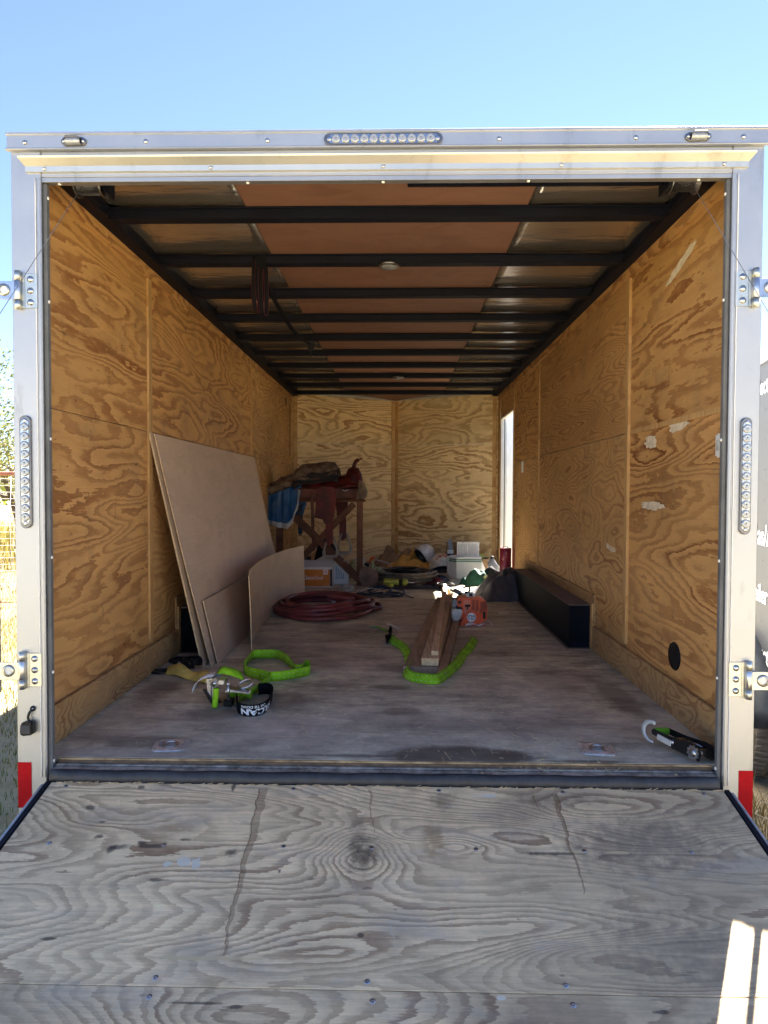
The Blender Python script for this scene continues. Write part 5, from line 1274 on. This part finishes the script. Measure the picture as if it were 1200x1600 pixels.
# ---- ratchet builder. local: x along the body (hub at x=0, grip end at +x), z up
def ratchet(t_, L=.15, W=.066, frame='black', grip='grip', hub='steel', open_=.0, hook=None):
    for s_ in (-1, 1):
        q = MB(); q.prism([(-.03, -.022), (.02, -.024), (L*.55, -.014), (L, -.010), (L+.006, .0), (L, .012), (L*.55, .016), (.02, .028), (-.02, .026), (-.034, .006)], .003, T((0, s_*W/2, 0), (PI/2+open_, 0, 0)) if False else Matrix.Translation((0, s_*W/2+.0015, .03)) @ Matrix.Rotation(PI/2, 4, 'X')); Pt('side_plate', q, frame, t_, bevel=.0008)
        q = MB(); pts = []
        for i in range(20):
            a = 2*PI*i/20; r_ = .028 if i % 2 else .0225; pts.append((r_*math.cos(a), r_*math.sin(a)))
        q.prism(pts, .003, Matrix.Translation((0, s_*(W/2+.005)+.0015, .03)) @ Matrix.Rotation(PI/2, 4, 'X')); Pt('gear', q, hub, t_)
        q = MB(); q.lathe([(.014, 0), (.014, .003), (.008, .005), (1e-4, .005)], 14, Matrix.Translation((0, s_*(W/2+.0065), .03)) @ Matrix.Rotation(-s_*PI/2, 4, 'X')); Pt('hub_cap', q, hub, t_)
        q = MB(); q.prism([(-.02, -.024), (.10, -.026), (.105, -.016), (-.02, .0)], .003, Matrix.Translation((0, s_*(W/2-.006)+.0015, .03)) @ Matrix.Rotation(PI/2, 4, 'X')); Pt('frame_plate', q, frame, t_, bevel=.0008)
        q = MB(); q.lathe([(.008, 0), (.007, .004), (1e-4, .005)], 10, Matrix.Translation((L*.5, s_*(W/2+.002), .028)) @ Matrix.Rotation(-s_*PI/2, 4, 'X')); Pt('bolt', q, 'steel', t_)
    q = MB(); q.tube([(0, -W/2, .03), (0, W/2, .03)], .013, 12); Pt('spool', q, 'dsteel', t_)
    q = MB(); q.tube([(L-.004, -W/2, .031), (L-.004, -W/2+.008, .031)], .011, 10); q.tube([(L-.004, W/2-.008, .031), (L-.004, W/2, .031)], .011, 10); q.tube([(.098, -W/2, .010), (.098, W/2, .010)], .006, 10); Pt('cross_bar', q, frame, t_)
    gs = [(L-.004, -W/2+.008+(W-.016)*i/12, .031) for i in range(13)]
    q = MB(); q.tube(gs, [.0135+.0015*(i % 2) for i in range(13)], 12); Pt('grip', q, grip, t_)
    q = MB(); q.box((L*.28, -W/2+.004, .034), (L*.60, W/2-.004, .0365)); Pt('pawl_plate', q, 'dsteel' if frame == 'black' else frame, t_, bevel=.001)
    q = MB(); q.box((L*.36, -.010, .037), (L*.50, .010, .0375)); Pt('pawl_slot', q, 'black', t_)
    for s_ in (-1, 1):
        q = MB(); q.tube([(.03, s_*(W/2-.006), .036), (.09, s_*(W/2-.012), .037)], .003, 7); Pt('spring', q, 'steel', t_)
# right rear one: grip to upper-left, hub to the lower-right
c_ = F(1095, 1190); t_ = thing('ratchet_buckle', 'black ratchet with green grip lying by the right rear corner post', 'ratchet', (c_.x, c_.y, FL+.004), (0, 0, 0))
g_ = F(1024, 1158); ang = math.atan2(g_.y-c_.y, g_.x-c_.x); t_.rotation_euler = (.10, -.06, ang)
ratchet(t_, L=.20, W=.078)
q = MB(); hk = smooth_path([(.165, .03, .03), (.20, .036, .036), (.235, .030, .034), (.252, .012, .024), (.245, -.006, .012), (.222, -.016, .006)][::1], .006)
wd_ = [.012+.010*math.sin(PI*min(1, i/len(hk)*1.1)) for i in range(len(hk))]
q = MB(); arc = [(.20+.052*math.cos(a)*1.0, .072+.0*a, .036+.034*math.sin(a)) for a in [PI*.62-PI*1.15*i/16 for i in range(17)]]
rows = []
for i in range(17):
    a = PI*.55-PI*1.12*i/16; r0, r1 = .040-.004*i/16, .058-.012*(i/16)**3
    rows.append([(.19+r0*math.cos(a), .050, .030+r0*math.sin(a)*.8), (.19+r1*math.cos(a), .050, .030+r1*math.sin(a)*.8)])
q.grid(rows); Pt('hook', q, 'greytape', t_, solid=.006)
q = MB(); q.box((.10, .043, .012), (.17, .048, .034)); Pt('latch_plate', q, 'greytape', t_, bevel=.003)

# left: black ratchet on yellow strap
c_ = F(300, 1052); t_ = thing('ratchet_buckle', 'black ratchet lying on a yellow strap by the left wall', 'ratchet', (c_.x, c_.y+.03, FL+.022), (0, 0, PI-.35))
ratchet(t_, L=.13, W=.07, grip='black', hub='black')
t_ = thing('yellow_strap', 'worn yellow strap folded flat under a black ratchet', 'strap', tuple(F(285, 1062)))
o0 = Vector(t_.location)
q = MB(); rows = []
for i in range(25):
    f_ = i/24; a = F(258, 1052).lerp(F(322, 1068), f_)-o0; z = .004+.030*math.sin(f_*PI*1.6)**2*(1-f_*.3)
    rows.append([a+Vector((.01, -.030, .003+.3*z)), a+Vector((.01, .0, z+.012+.006*math.sin(f_*9))), a+Vector((.01, .026, z+.030))])
q.grid(rows); Pt('webbing', q, 'yellowweb', t_, solid=.003)
q = MB(); a = F(240, 1052)-o0; q.tube(smooth_path([a+Vector((0, -.02, .008)), a+Vector((-.01, .02, .010)), a+Vector((.05, .035, .012)), a+Vector((.08, .03, .014))], .01), .007, 8)
q.tube(smooth_path([a+Vector((0, -.02, .008)), a+Vector((.04, -.03, .010)), a+Vector((.07, -.01, .014))], .01), .007, 8); Pt('wire_hook', q, 'black', t_)

# middle-left: silver and green ratchet standing up, shackle plate, lime strap with black label
c_ = F(338, 1106); t_ = thing('ratchet_buckle', 'steel ratchet standing on end with bright green grip beside the lime loop', 'ratchet', (c_.x, c_.y, FL), (0, 0, 0))
def loc_frame(): return t_
e_ = 1/(FPX/(c_.y-CY))
def rx_(px): return (px-338)*e_
def rz_(py): return (1106-py)*e_
for y_ in (0, .07):
    q = MB(); q.prism([(rx_(316), rz_(1078)), (rx_(321), rz_(1076)), (rx_(336), rz_(1100)), (rx_(341), rz_(1106)), (rx_(336), rz_(1108.0)), (rx_(330), rz_(1101))], .004, Matrix.Translation((0, y_+.0, .004)) @ Matrix.Rotation(PI/2, 4, 'X')); Pt('lower_plate', q, 'black', t_, bevel=.001)
    q = MB(); q.prism([(rx_(322), rz_(1062)), (rx_(333), rz_(1060)), (rx_(334), rz_(1092)), (rx_(329), rz_(1096)), (rx_(324), rz_(1086))], .004, Matrix.Translation((0, y_+.004, .004)) @ Matrix.Rotation(PI/2, 4, 'X')); Pt('side_plate', q, 'steel', t_, bevel=.001)
    q = MB(); pts = [((.024 if i % 2 else .018)*math.cos(2*PI*i/16), (.024 if i % 2 else .018)*math.sin(2*PI*i/16)) for i in range(16)]
    q.prism(pts, .003, Matrix.Translation((rx_(335), y_-.004, rz_(1067)+.004)) @ Matrix.Rotation(PI/2, 4, 'X')); Pt('gear', q, 'dsteel', t_)
q = MB(); q.tube([(rx_(335), -.01, rz_(1067)), (rx_(335), .08, rz_(1067))], .012, 12); Pt('spool', q, 'steel', t_)
q = MB(); q.box((rx_(326), -.005, rz_(1069)), (rx_(351), .06, rz_(1061))); Pt('top_bridge', q, 'steel', t_, bevel=.003)
q = MB(); q.box((rx_(329), .0, rz_(1090)), (rx_(331.5), .05, rz_(1070))); Pt('pawl', q, 'steel', t_, bevel=.001)
q = MB(); gs = [(rx_(339)+(rx_(336.5)-rx_(339))*i/14, -.012, rz_(1075)-(rz_(1075)-rz_(1105))*i/14+.004) for i in range(15)]
q.tube(gs, [.0125+.0012*(i % 2) for i in range(15)], 12); Pt('grip', q, 'green', t_)
q = MB(); q.tube([(rx_(336.5), -.012, .012), (rx_(336), -.012, .003)], [.0115, .008], 10); Pt('grip_end', q, 'black', t_)
q = MB(); a = [(rx_(350), rz_(1079)), (rx_(356), rz_(1076)), (rx_(366), rz_(1078)), (rx_(388), rz_(1081.5)), (rx_(390), rz_(1085)), (rx_(366), rz_(1082)), (rx_(352), rz_(1082.5))]
q.prism(a, .05, Matrix.Translation((0, .055, .0)) @ Matrix.Rotation(PI/2, 4, 'X')); Pt('shackle_plate', q, 'steel', t_, bevel=.002)
q = MB(); q.tube([(rx_(357), .0, rz_(1092)), (rx_(357), .0, rz_(1068))], .006, 10); q.lathe([(1e-4, .012), (.009, .008), (.011, 0), (.009, -.004)], 12, T((rx_(357), 0, rz_(1068)))); q.lathe([(.010, .004), (.010, -.004), (1e-4, -.004)], 6, T((rx_(357), 0, rz_(1091)))); Pt('bolt', q, 'steel', t_)
q = MB(); q.box((rx_(348), .01, .003), (rx_(362), .06, .03)); Pt('lower_frame', q, 'black', t_, bevel=.003)
# lime webbing through it and care tag
tt = thing('lime_strap', 'short lime strap running through the steel ratchet to a chrome ring', 'strap', (c_.x, c_.y+.05, FL))
_, rw = ribbon([(rx_(330), .02, rz_(1064)), (rx_(340), .02, rz_(1058)), (rx_(355), .03, rz_(1062)), (rx_(368), .04, rz_(1068)), (rx_(374), .05, rz_(1072))], .045, tilt=lambda f: -1.1+.3*f); q = MB(); q.grid(rw); Pt('webbing', q, 'green', tt, solid=.004)
_, rw = ribbon([(rx_(322), .04, rz_(1094)), (rx_(318), .04, rz_(1086)), (rx_(321), .04, rz_(1076)), (rx_(332), .05, rz_(1072))], .045, tilt=lambda f: -1.2); q = MB(); q.grid(rw); Pt('webbing', q, 'green', tt, solid=.004)
_, rw = ribbon([(rx_(346), .05, .004), (rx_(360), .06, .02), (rx_(374), .05, .02), (rx_(386), .05, .01)], .045, tilt=lambda f: -.7); q = MB(); q.grid(rw); Pt('webbing', q, 'green', tt, solid=.004)
q = MB(); q.tube([(rx_(379)+.034*math.cos(a), .02+.02*math.sin(a), rz_(1074)+.016*math.sin(a+.6)) for a in [2*PI*i/22 for i in range(22)]], .005, 8, closed=True); Pt('chrome_ring', q, 'steel', tt)
q = MB(); rows = []
for i in range(13):
    f_ = i/12; rows.append([(rx_(328)+(rx_(296)-rx_(328))*math.sin(f_*PI/2)**1.0, -.02, rz_(1060)-(rz_(1060)-rz_(1086))*(1-math.cos(f_*PI/2))), (rx_(330)+(rx_(300)-rx_(330))*math.sin(f_*PI/2), .03, rz_(1056)-(rz_(1056)-rz_(1078))*(1-math.cos(f_*PI/2)))])
q.grid(rows); Pt('care_tag', q, 'paper', tt, solid=.001)

t_ = thing('lime_strap', 'lime strap standing on edge in an open loop ending in a black printed label', 'strap', tuple(F(430, 1050)))
o0 = Vector(t_.location)
pth = [F(372, 1099), F(385, 1090), F(400, 1083), F(414, 1074), F(420, 1068), F(412, 1064), F(400, 1061), F(388, 1058), F(381, 1052), F(386, 1040), F(395, 1030), F(415, 1029), F(435, 1030), F(450, 1040), F(460, 1051), F(470, 1053), F(478, 1045), F(484, 1048), F(483, 1055), F(468, 1059), F(445, 1063), F(425, 1065), F(404, 1064)]
pth = [p-o0+Vector((0, 0, .002)) for p in pth]
_, rw = ribbon(pth, .050, tilt=lambda f: (.55*math.exp(-(f/.10)**2) + .5*math.exp(-((f-.22)/.05)**2) + .12*math.sin(f*19)) * (1 if f < .95 else 1)); q = MB(); q.grid(rw); Pt('webbing', q, 'green', t_, solid=.0025)
st = MB()
for i in range(2, len(rw)-2):
    for kx in (.3, .7):
        a = rw[i][0].lerp(rw[i][2], kx); b_ = rw[i+1][0].lerp(rw[i+1][2], kx); n_ = (rw[i][2]-rw[i][0]).cross(b_-a).normalized()*.0018
        if i % 2:
            for s_ in (-1, 1): st.beam(a+n_*s_, a.lerp(b_, .6)+n_*s_, .0012, .0008)
Pt('stitching', st, 'ink', t_, kind='stuff')
lp = [F(372, 1100), F(371, 1112), F(378, 1118), F(392, 1120), F(406, 1118), F(416, 1112), F(421, 1103), F(425, 1093), F(421, 1086), F(413, 1085), F(404, 1086)]
lp = [p-o0+Vector((0, 0, .002)) for p in lp]
lpts, rw = ribbon(lp, .052, tilt=lambda f: .10); q = MB(); q.grid(rw); Pt('label_sleeve', q, 'blackweb', t_, solid=.003)
cum = [0]
for i in range(1, len(lpts)): cum.append(cum[-1]+(lpts[i]-lpts[i-1]).length)
s0_ = min(cum[i] for i in range(len(lpts)) if lpts[i].x > (F(377, 1118)-o0).x and i > 6)
def on_label(s_, h_):
    s_ = max(0, min(cum[-1]-1e-4, s_)); i = max(k_ for k_ in range(len(cum)) if cum[k_] <= s_); i = min(i, len(lpts)-2); f_ = (s_-cum[i])/(cum[i+1]-cum[i])
    a = rw[i][0].lerp(rw[i+1][0], f_); b_ = rw[i][2].lerp(rw[i+1][2], f_)
    t = lpts[i+1]-lpts[i]; t.z = 0; t.normalize(); nrm = Vector((t.y, -t.x, 0))
    return a.lerp(b_, h_/.052)+nrm*.0028
me = text_mesh('VULCAN', .034, .0016); W1 = max(v.co.x for v in me.vertices)
put_text('VULCAN', .034, 'ink', t_, lambda x, y: on_label(s0_+(W1-x)*1.55, .030-y*1.0), bold=.0016)
me = text_mesh('CAR TIE DOWN', .0155, .0003); W2 = max(v.co.x for v in me.vertices)
put_text('CAR TIE DOWN', .0155, 'ink', t_, lambda x, y: on_label(s0_+(W2-x)+.004, .046-y), bold=.0003)

# ---- strap hung from a ceiling bow
t_ = thing('hanging_strap', 'black strap with red edges looped over a ceiling bow and tied further in', 'strap', (-.66, 1.214, 2.19))
for (dx, L_, s_) in ((-.018, .25, 0), (.018, .265, 1), (.0, .20, 2)):
    pth = [(dx-.012, -.045, .03), (dx-.012, -.05, -.02), (dx-.014, -.05, -L_*.6), (dx-.006, -.05, -L_*.96), (dx+.004, -.046, -L_), (dx+.014, -.040, -L_*.95), (dx+.014, -.038, -L_*.5), (dx+.01, -.036, -.01)]
    pts = smooth_path(pth, .012)
    rows = [[p+Vector((-.002, -.013, 0)), p+Vector((.006, .013, 0))] for p in pts]
    rows = [[(p.x-.010, p.y, p.z), (p.x+.010, p.y+.004, p.z)] for p in pts]
    q = MB(); q.grid(rows); Pt('loop', q, 'blackweb', t_, solid=.003)
    for e in (0, 1):
        q = MB(); q.tube([r_[e] for r_ in rows], .0011, 5); Pt('red_edge', q, 'rededge', t_)
q = MB(); q.box((-.027, -.056, -.03), (.030, -.034, .04)); Pt('knot', q, 'blackweb', t_, bevel=.008)
tail = [(0.0, -.03, -.03), (.02, .3, -.11), (.03, .9, -.13), (.03, 1.5, -.07), (.03, 1.79, -.03)]
pts = smooth_path(tail, .06); q = MB(); q.grid([[(p.x-.012, p.y, p.z), (p.x+.012, p.y, p.z+.004)] for p in pts]); Pt('tail', q, 'blackweb', t_, solid=.003)
q = MB(); q.box((.005, 1.76, -.07), (.055, 1.80, .0)); q.tube([(.03, 1.76, -.06), (.03, 1.76, -.13)], .006, 8); Pt('buckle', q, 'black', t_, bevel=.003)
q = MB(); q.tube([(.0, 1.77, -.03), (.06, 1.77, -.04)], .008, 8); Pt('hook', q, 'black', t_)

# ---- black lock hanging on the left post
t_ = thing('padlock', 'black box shaped lock hanging above the red reflector on the left post', 'lock', (-1.243, -.001, .245))
q = MB(); q.tube(smooth_path([(.008, -.006, .0), (.0, -.010, -.012), (-.004, -.012, -.03), (.004, -.014, -.042)], .006), .0045, 8); Pt('hook', q, 'black', t_)
q = MB(); q.lathe([(.010, 0), (.010, .004), (1e-4, .005)], 12, T((.008, .0, .0), (PI/2, 0, 0))); Pt('eye', q, 'black', t_)
q = MB(); q.lathe([(.0035, 0), (1e-4, .002)], 8, T((.008, -.005, .0), (PI/2, 0, 0))); Pt('screw', q, 'steel', t_)
q = MB(); q.prism([(-.028, -.085), (-.022, -.092), (.014, -.088), (.019, -.080), (.019, -.046), (.014, -.040), (-.018, -.042), (-.026, -.050)], .022, Matrix.Translation((-.0, -.004, 0)) @ Matrix.Rotation(PI/2, 4, 'X')); Pt('body', q, 'black', t_, bevel=.004)
q = MB(); q.box((-.021, -.0285, -.082), (.011, -.0262, -.051)); Pt('face', q, 'rubber', t_, bevel=.001)

# ================================================================== DEBRIS
q = MB()
def bit(x, y, z, l_, w_, a, tilt=0):
    p = Vector((x, y, z)); d = Vector((math.cos(a)*l_, math.sin(a)*l_, tilt*l_)); q.beam(p, p+d, w_, w_*.6)
for i in range(230):
    if i < 110: x, y = rnd.gauss(.62, .22), rnd.uniform(-.002, .35); z = .0335 if y < .05 else FL+.001
    elif i < 170: x, y = rnd.uniform(-1.1, 1.1), rnd.uniform(.0, 1.2); z = .0335 if y < .05 else FL+.001
    else: x, y = rnd.gauss(.45, .12), rnd.gauss(.65, .12); z = FL+.001
    if abs(x) > 1.15: continue
    bit(x, y, z, rnd.uniform(.006, .045)*(1 if rnd.random() < .85 else 1.6), rnd.uniform(.0011, .0021), rnd.uniform(0, PI), rnd.uniform(0, .25))
o = q.build('straw_litter', M['straw'], None, kind='stuff'); o['label'] = 'bits of straw scattered on the trailer bed'; o['category'] = 'straw'
q = MB()
for i in range(430):
    if i < 110: x, y = rnd.gauss(1.0, .07), rnd.uniform(1.6, 3.6)
    elif i < 330: x, y = rnd.uniform(-1.1, 1.15), abs(rnd.gauss(0, .7))+.07
    elif i < 430: x, y = rnd.uniform(-1.1, 1.1), rnd.uniform(.002, .045)
    else: x, y = rnd.gauss(1.08, .06), rnd.gauss(.6, .35)
    if abs(x) > 1.2: continue
    z = .028 if y < .05 else FL; s_ = rnd.uniform(.0010, .0024)*(2.2 if rnd.random() < .07 else 1)
    q.box((x-s_, y-s_*rnd.uniform(.5, 1), z), (x+s_, y+s_, z+s_*.8), None)
o = q.build('crumb_litter', M['endgrain'], None, kind='stuff'); o['label'] = 'pale crumbs and chips scattered on the trailer bed'; o['category'] = 'crumbs'
for (px, py, s_, lb) in ((787, 958, .05, 'torn scrap of paper on the bed near the right wheel box'), (744, 912, .05, 'pale scrap of paper just right of the trimmer shaft')):
    p = F(px, py); t_ = thing('paper_scrap', lb, 'paper scrap', tuple(p)); q = MB(); q.prism([(-s_, -.03), (.3*s_, -.045), (s_, -.01), (.4*s_, .04), (-.6*s_, .03)], .0015, T((0, 0, .002), (.05, -.04, .2))); Pt('paper', q, 'card', t_)

# ================================================================== OUTSIDE
# ---- neighbouring dark trailer, turned a little to the right
NB = thing('neighbour_trailer', 'dark grey cargo trailer with white lettering parked just right of the open one', 'trailer', (1.87, .93, GZ), (0, 0, -.227))
def Nb(name, q, mat, **kw): return Pt(name, q, mat, kw.pop('parent', NB), **kw)
zb = 2.27
q = MB(); q.box((.0, .10, .42), (1.95, 5.2, zb)); 
Nb('body', q, 'greywall', bevel=.004)
q = MB(); q.box((-.012, .09, zb-.085), (.03, 5.21, zb)); q.box((.03, .085, zb-.06), (1.96, .11, zb+.002)); Nb('top_trim', q, 'alum')
q = MB(); q.box((-.006, .092, .40), (.02, 5.2, .47)); Nb('bottom_trim', q, 'alum')
for y in [.26+.4*i for i in range(12)]:
    for z in [.55+.155*i for i in range(10)]:
        if rnd.random() < .9:
            q = MB(); q.lathe([(.004, 0), (1e-4, .002)], 6, T((-.0005, y, z), (0, -PI/2, 0)))
            if y < 1.1: Nb('rivet', q, 'black')
def ntext(body, size, y0, z, bold=.002): put_text(body, size, 'ink', NB, lambda x, y: Vector((-.0025, y0-x, z+y)), bold=bold)
# the side faces left, so lettering runs towards the rear of that trailer
for body, yend, z, size in (('Electric', .45, 2.03, .12), ('|', .14, 1.56, .17), ('Gas/AC', .47, 1.25, .15), ('Trailer', None, .955, .13), ('Construction', .66, .655, .13)):
    me = text_mesh(body, size, .002); Wt = max(v.co.x for v in me.vertices)
    put_text(body, size, 'ink', NB, lambda x, y, yb=(yend or Wt+.16), z=z: Vector((-.0025, yb-x, z+y)), bold=.002)
wy = .46
q = MB(); rows = []
for i in range(15):
    a = PI*i/14; rows.append([(-.10, wy+.43*math.cos(a), .37+.40*math.sin(a)), (.0, wy+.43*math.cos(a), .37+.40*math.sin(a)), (.05, wy+.43*math.cos(a), .37+.40*math.sin(a))])
q.grid(rows); Nb('fender', q, 'rubber', solid=.006)
q = MB(); q.tube([(-.10, wy+.433*math.cos(PI*i/14), .37+.403*math.sin(PI*i/14)) for i in range(15)], .012, 8); Nb('fender_rim', q, 'card')
for yy in (wy, wy+.82):
    w_ = MB(); w_.lathe([(.20, -.095), (.27, -.105), (.335, -.09), (.355, -.06), (.36, -.02), (.36, .02), (.355, .06), (.335, .09), (.27, .105), (.20, .095)], 40, T((.02, yy, .36), (0, -PI/2, 0))); wh = Nb('wheel', w_, 'tyre')
    w_ = MB(); w_.lathe([(1e-4, .05), (.06, .06), (.08, .03), (.17, .03), (.20, .085), (.205, .095)], 30, T((.02, yy, .36), (0, -PI/2, 0))); Nb('rim', w_, 'black', parent=wh)
q = MB()
for i in range(60):
    a = 2*PI*i/60
    for sx_ in (-1, 1):
        q.box((-.02+sx_*.045-.03, -.008, .355), (-.02+sx_*.045+.03, .008, .366), Matrix.Translation((.04, wy, .36)) @ Matrix.Rotation(a, 4, 'X'))
Nb('tread', q, 'tyre', kind='stuff')

# ---- pipe and mesh fence to the left
FA = Vector((-15, 3.55, GZ)); FB = Vector((-1.9, 9.6, GZ)); fd = (FB-FA); fl = fd.length; fa = math.atan2(fd.y, fd.x)
fen = thing('mesh_fence', 'wire mesh pen fence with rusty pipe top rail left of the trailer', 'fence', tuple(FA), (0, 0, fa))
q = MB(); q.tube([(fl*i/20, 0, 1.78+.006*math.sin(i*1.7)) for i in range(21)], .032, 10); Pt('top_rail', q, 'pipe', fen)
for i in range(7):
    q = MB(); q.tube([(i*fl/6, 0, 0), (i*fl/6, 0, 1.80)], .03, 10); Pt('post', q, 'pipe', fen)
q = MB()
for kz in range(17):
    z = .10+kz*.10; q.tube([(fl*i/40, .0, z+.02*math.sin(i*.5+kz*.2)*(1 if kz < 5 else .2)) for i in range(41)], .0032, 4)
for i in range(int(fl/.15)):
    q.tube([(.15*i, .006, .06), (.15*i+.03*math.sin(i), .006, 1.0), (.15*i, .006, 1.76)], .003, 4)
Pt('wire_mesh', q, 'wire', fen, kind='stuff')

# ---- trees
def make_tree(seed, H, label, mat='leaf', group='trees beyond the fence', nleaf=5200):
    rr = random.Random(seed); t_ = thing('pasture_tree', label, 'tree', group=group)
    q = MB(); tips = []
    def limb(p, d, L, r, lev):
        pts = [p]; rad = [r]; pos = p.copy(); dr = d.copy()
        n = 5
        for i in range(n):
            dr = (dr+Vector((rr.gauss(0, .16), rr.gauss(0, .16), rr.gauss(.04, .1)))).normalized(); pos = pos+dr*L/n; pts.append(pos.copy()); rad.append(r*(1-.7*(i+1)/n))
            if lev > 0 and i >= 1:
                for _ in range(rr.choice((1, 2))):
                    a = Vector((rr.gauss(0, 1), rr.gauss(0, 1), rr.gauss(.25, .5))).normalized()
                    limb(pos.copy(), (dr*.45+a).normalized(), L*rr.uniform(.45, .7), rad[-1]*.6, lev-1)
        q.tube(pts, rad, 6 if lev < 2 else 9)
        if lev <= 1: tips.extend(pts[2:])
    for k_ in range(rr.choice((1, 2))):
        limb(Vector((rr.uniform(-.1, .1), rr.uniform(-.1, .1), -.05)), Vector((rr.gauss(0, .15), rr.gauss(0, .15), 1)), H*.62, H*.026, 3)
    Pt('trunk', q, 'bark', t_)
    q = MB()
    for i in range(nleaf):
        c = rr.choice(tips)+Vector((rr.gauss(0, 1), rr.gauss(0, 1), rr.gauss(0, .9)))*H*.055
        if c.z < H*.12: continue
        s_ = rr.uniform(.035, .085)*H/6
        a = Vector((rr.gauss(0, 1), rr.gauss(0, 1), rr.gauss(0, 1))).normalized(); b_ = a.orthogonal().normalized(); c2 = a.cross(b_)
        q.add([c-b_*s_, c-c2*s_*.55, c+b_*s_, c+c2*s_*.55], [(0, 1, 2, 3)])
    Pt('crown', q, mat, t_)
    return t_
protos = [make_tree(3, 5.4, 'feathery yellow green tree with forked trunk behind the mesh fence'), make_tree(11, 6.2, 'taller fuller green tree standing behind the forked tree'), make_tree(21, 3.4, 'low yellow bush at the foot of the trees', 'leaf2', nleaf=2600)]
lab = ['tree with pale crown further left behind the fence', 'tree at the far left end of the fence line', 'tree ahead of the trailer nose', 'tree seen past the right side of the trailer', 'tree far behind the dark trailer', 'round tree deep in the pasture', 'thin tree beside the round one', 'bush just past the fence corner', 'bush under the pale crowned tree', 'bush ahead of the trailer on the left']
protos[0].location = (-12.6, 20.5, GZ); protos[1].location = (-17, 26, GZ); protos[2].location = (-10.0, 16.0, GZ)
def tcopy(src, loc, rz, lb, sc=1):
    c = src.copy(); COL.objects.link(c); c.location = loc; c.rotation_euler = (0, 0, rz); c.scale = (sc, sc, sc*rnd.uniform(.9, 1.1)); c['label'] = lb
    for ch in list(src.children):
        d = ch.copy(); COL.objects.link(d); d.parent = c
for (pi, x, y, rz, sc), lb in zip(((1, -21, 19, 1, .9), (0, -26, 14, 2, 1.1), (1, 2, 40, 3, 1), (0, 19, 31, 4, 1), (1, 27, 24, 5, 1.1), (1, -9, 33, .5, 1.1), (0, -6, 27, 2.5, .9), (2, -7.5, 14, 1, 1), (2, -14.5, 17.5, 3, 1.1), (2, -5.5, 18, 4, 1)), lab):
    tcopy(protos[pi], (x, y, GZ), rz, lb, sc)
# far tree line as one mass
q = MB(); rr = random.Random(5)
for i in range(15000):
    a = rr.uniform(0, 2*PI); d_ = rr.uniform(70, 95); hgt = 3.2+2.4*(mn.noise(Vector((a*9, 1, 2)))+mn.noise(Vector((a*30, 4, 2))))
    c = Vector((d_*math.cos(a), d_*math.sin(a), GZ+rr.uniform(0, 1)**.8*max(1, hgt))); s_ = rr.uniform(.35, .8)
    n_ = Vector((rr.gauss(0, 1), rr.gauss(0, 1), rr.gauss(0, 1))).normalized(); b_ = n_.orthogonal().normalized()*s_; c2 = n_.cross(b_)*.8
    q.add([c-b_, c-c2, c+b_, c+c2], [(0, 1, 2, 3)])
o = q.build('far_treeline', M['leaf'], None, kind='stuff'); o['label'] = 'far line of trees all round the pasture'; o['category'] = 'woods'

# ---- grass and dry weeds near the trailer
def blades(name, n, fn, hmin, hmax, mat, lb, lean=.5, wd=.004):
    q = MB()
    for i in range(n):
        x, y = fn(); h_ = rnd.uniform(hmin, hmax); a = rnd.uniform(0, 6.28); l_ = rnd.uniform(0, lean)*h_
        p = Vector((x, y, GZ-.012)); s_ = Vector((math.cos(a+1.57), math.sin(a+1.57), 0))*wd*rnd.uniform(.6, 1.3)
        m_ = p+Vector((math.cos(a)*l_*.4, math.sin(a)*l_*.4, h_*.6)); t = p+Vector((math.cos(a)*l_, math.sin(a)*l_, h_))
        q.add([p-s_, p+s_, m_+s_*.7, m_-s_*.7, t], [(0, 1, 2, 3), (3, 2, 4)])
    o = q.build(name, M[mat], None, kind='stuff'); o['label'] = lb; o['category'] = 'grass'
blades('grass', 26000, lambda: (rnd.uniform(-4.6, -1.35), rnd.uniform(-2.2, 7)), .015, .05, 'grassg', 'short patchy green grass left of the trailer', wd=.003)
blades('dry_grass', 22000, lambda: (rnd.uniform(-8.5, -2.2), rnd.uniform(0, 13)), .02, .07, 'grass', 'dry yellow grass in the sun left of the trailer', wd=.004)
blades('dry_weeds', 3500, lambda: (rnd.uniform(1.30, 2.3), rnd.uniform(-1.5, 1.0)), .03, .16, 'grass', 'tangled dry weeds between the two trailers', lean=1.2, wd=.003)
blades('tall_grass', 6000, lambda: (rnd.uniform(-20, -4), rnd.uniform(10.5, 22)), .3, .8, 'leaf2', 'yellow tall grass beyond the fence', lean=.5, wd=.012)
# pale weed stalks
wd_ = thing('weed_stalk', 'pale dry weed stalk reaching in front of the neighbouring tyre', 'weed', (1.50, -.05, GZ))
for (a, b_, c) in (((0, 0, 0), (-.04, .1, .35), (-.10, .2, .38)), ((.02, 0, 0), (.0, .12, .28), (-.12, .2, .33)), ((0, .02, 0), (.0, .1, .2), (-.06, .2, .22))):
    q = MB(); ps = smooth_path([a, b_, c], .03); q.tube(ps, .0022, 5); st_ = Pt('stem', q, 'straw', wd_)
    for i in range(5):
        q = MB(); p = ps[-1-i] if i < len(ps) else ps[-1]; q.beam(p, p+Vector((rnd.uniform(-.02, .02), rnd.uniform(-.02, .02), rnd.uniform(-.02, .03))), .005, .002); Pt('seed_head', q, 'straw', st_)
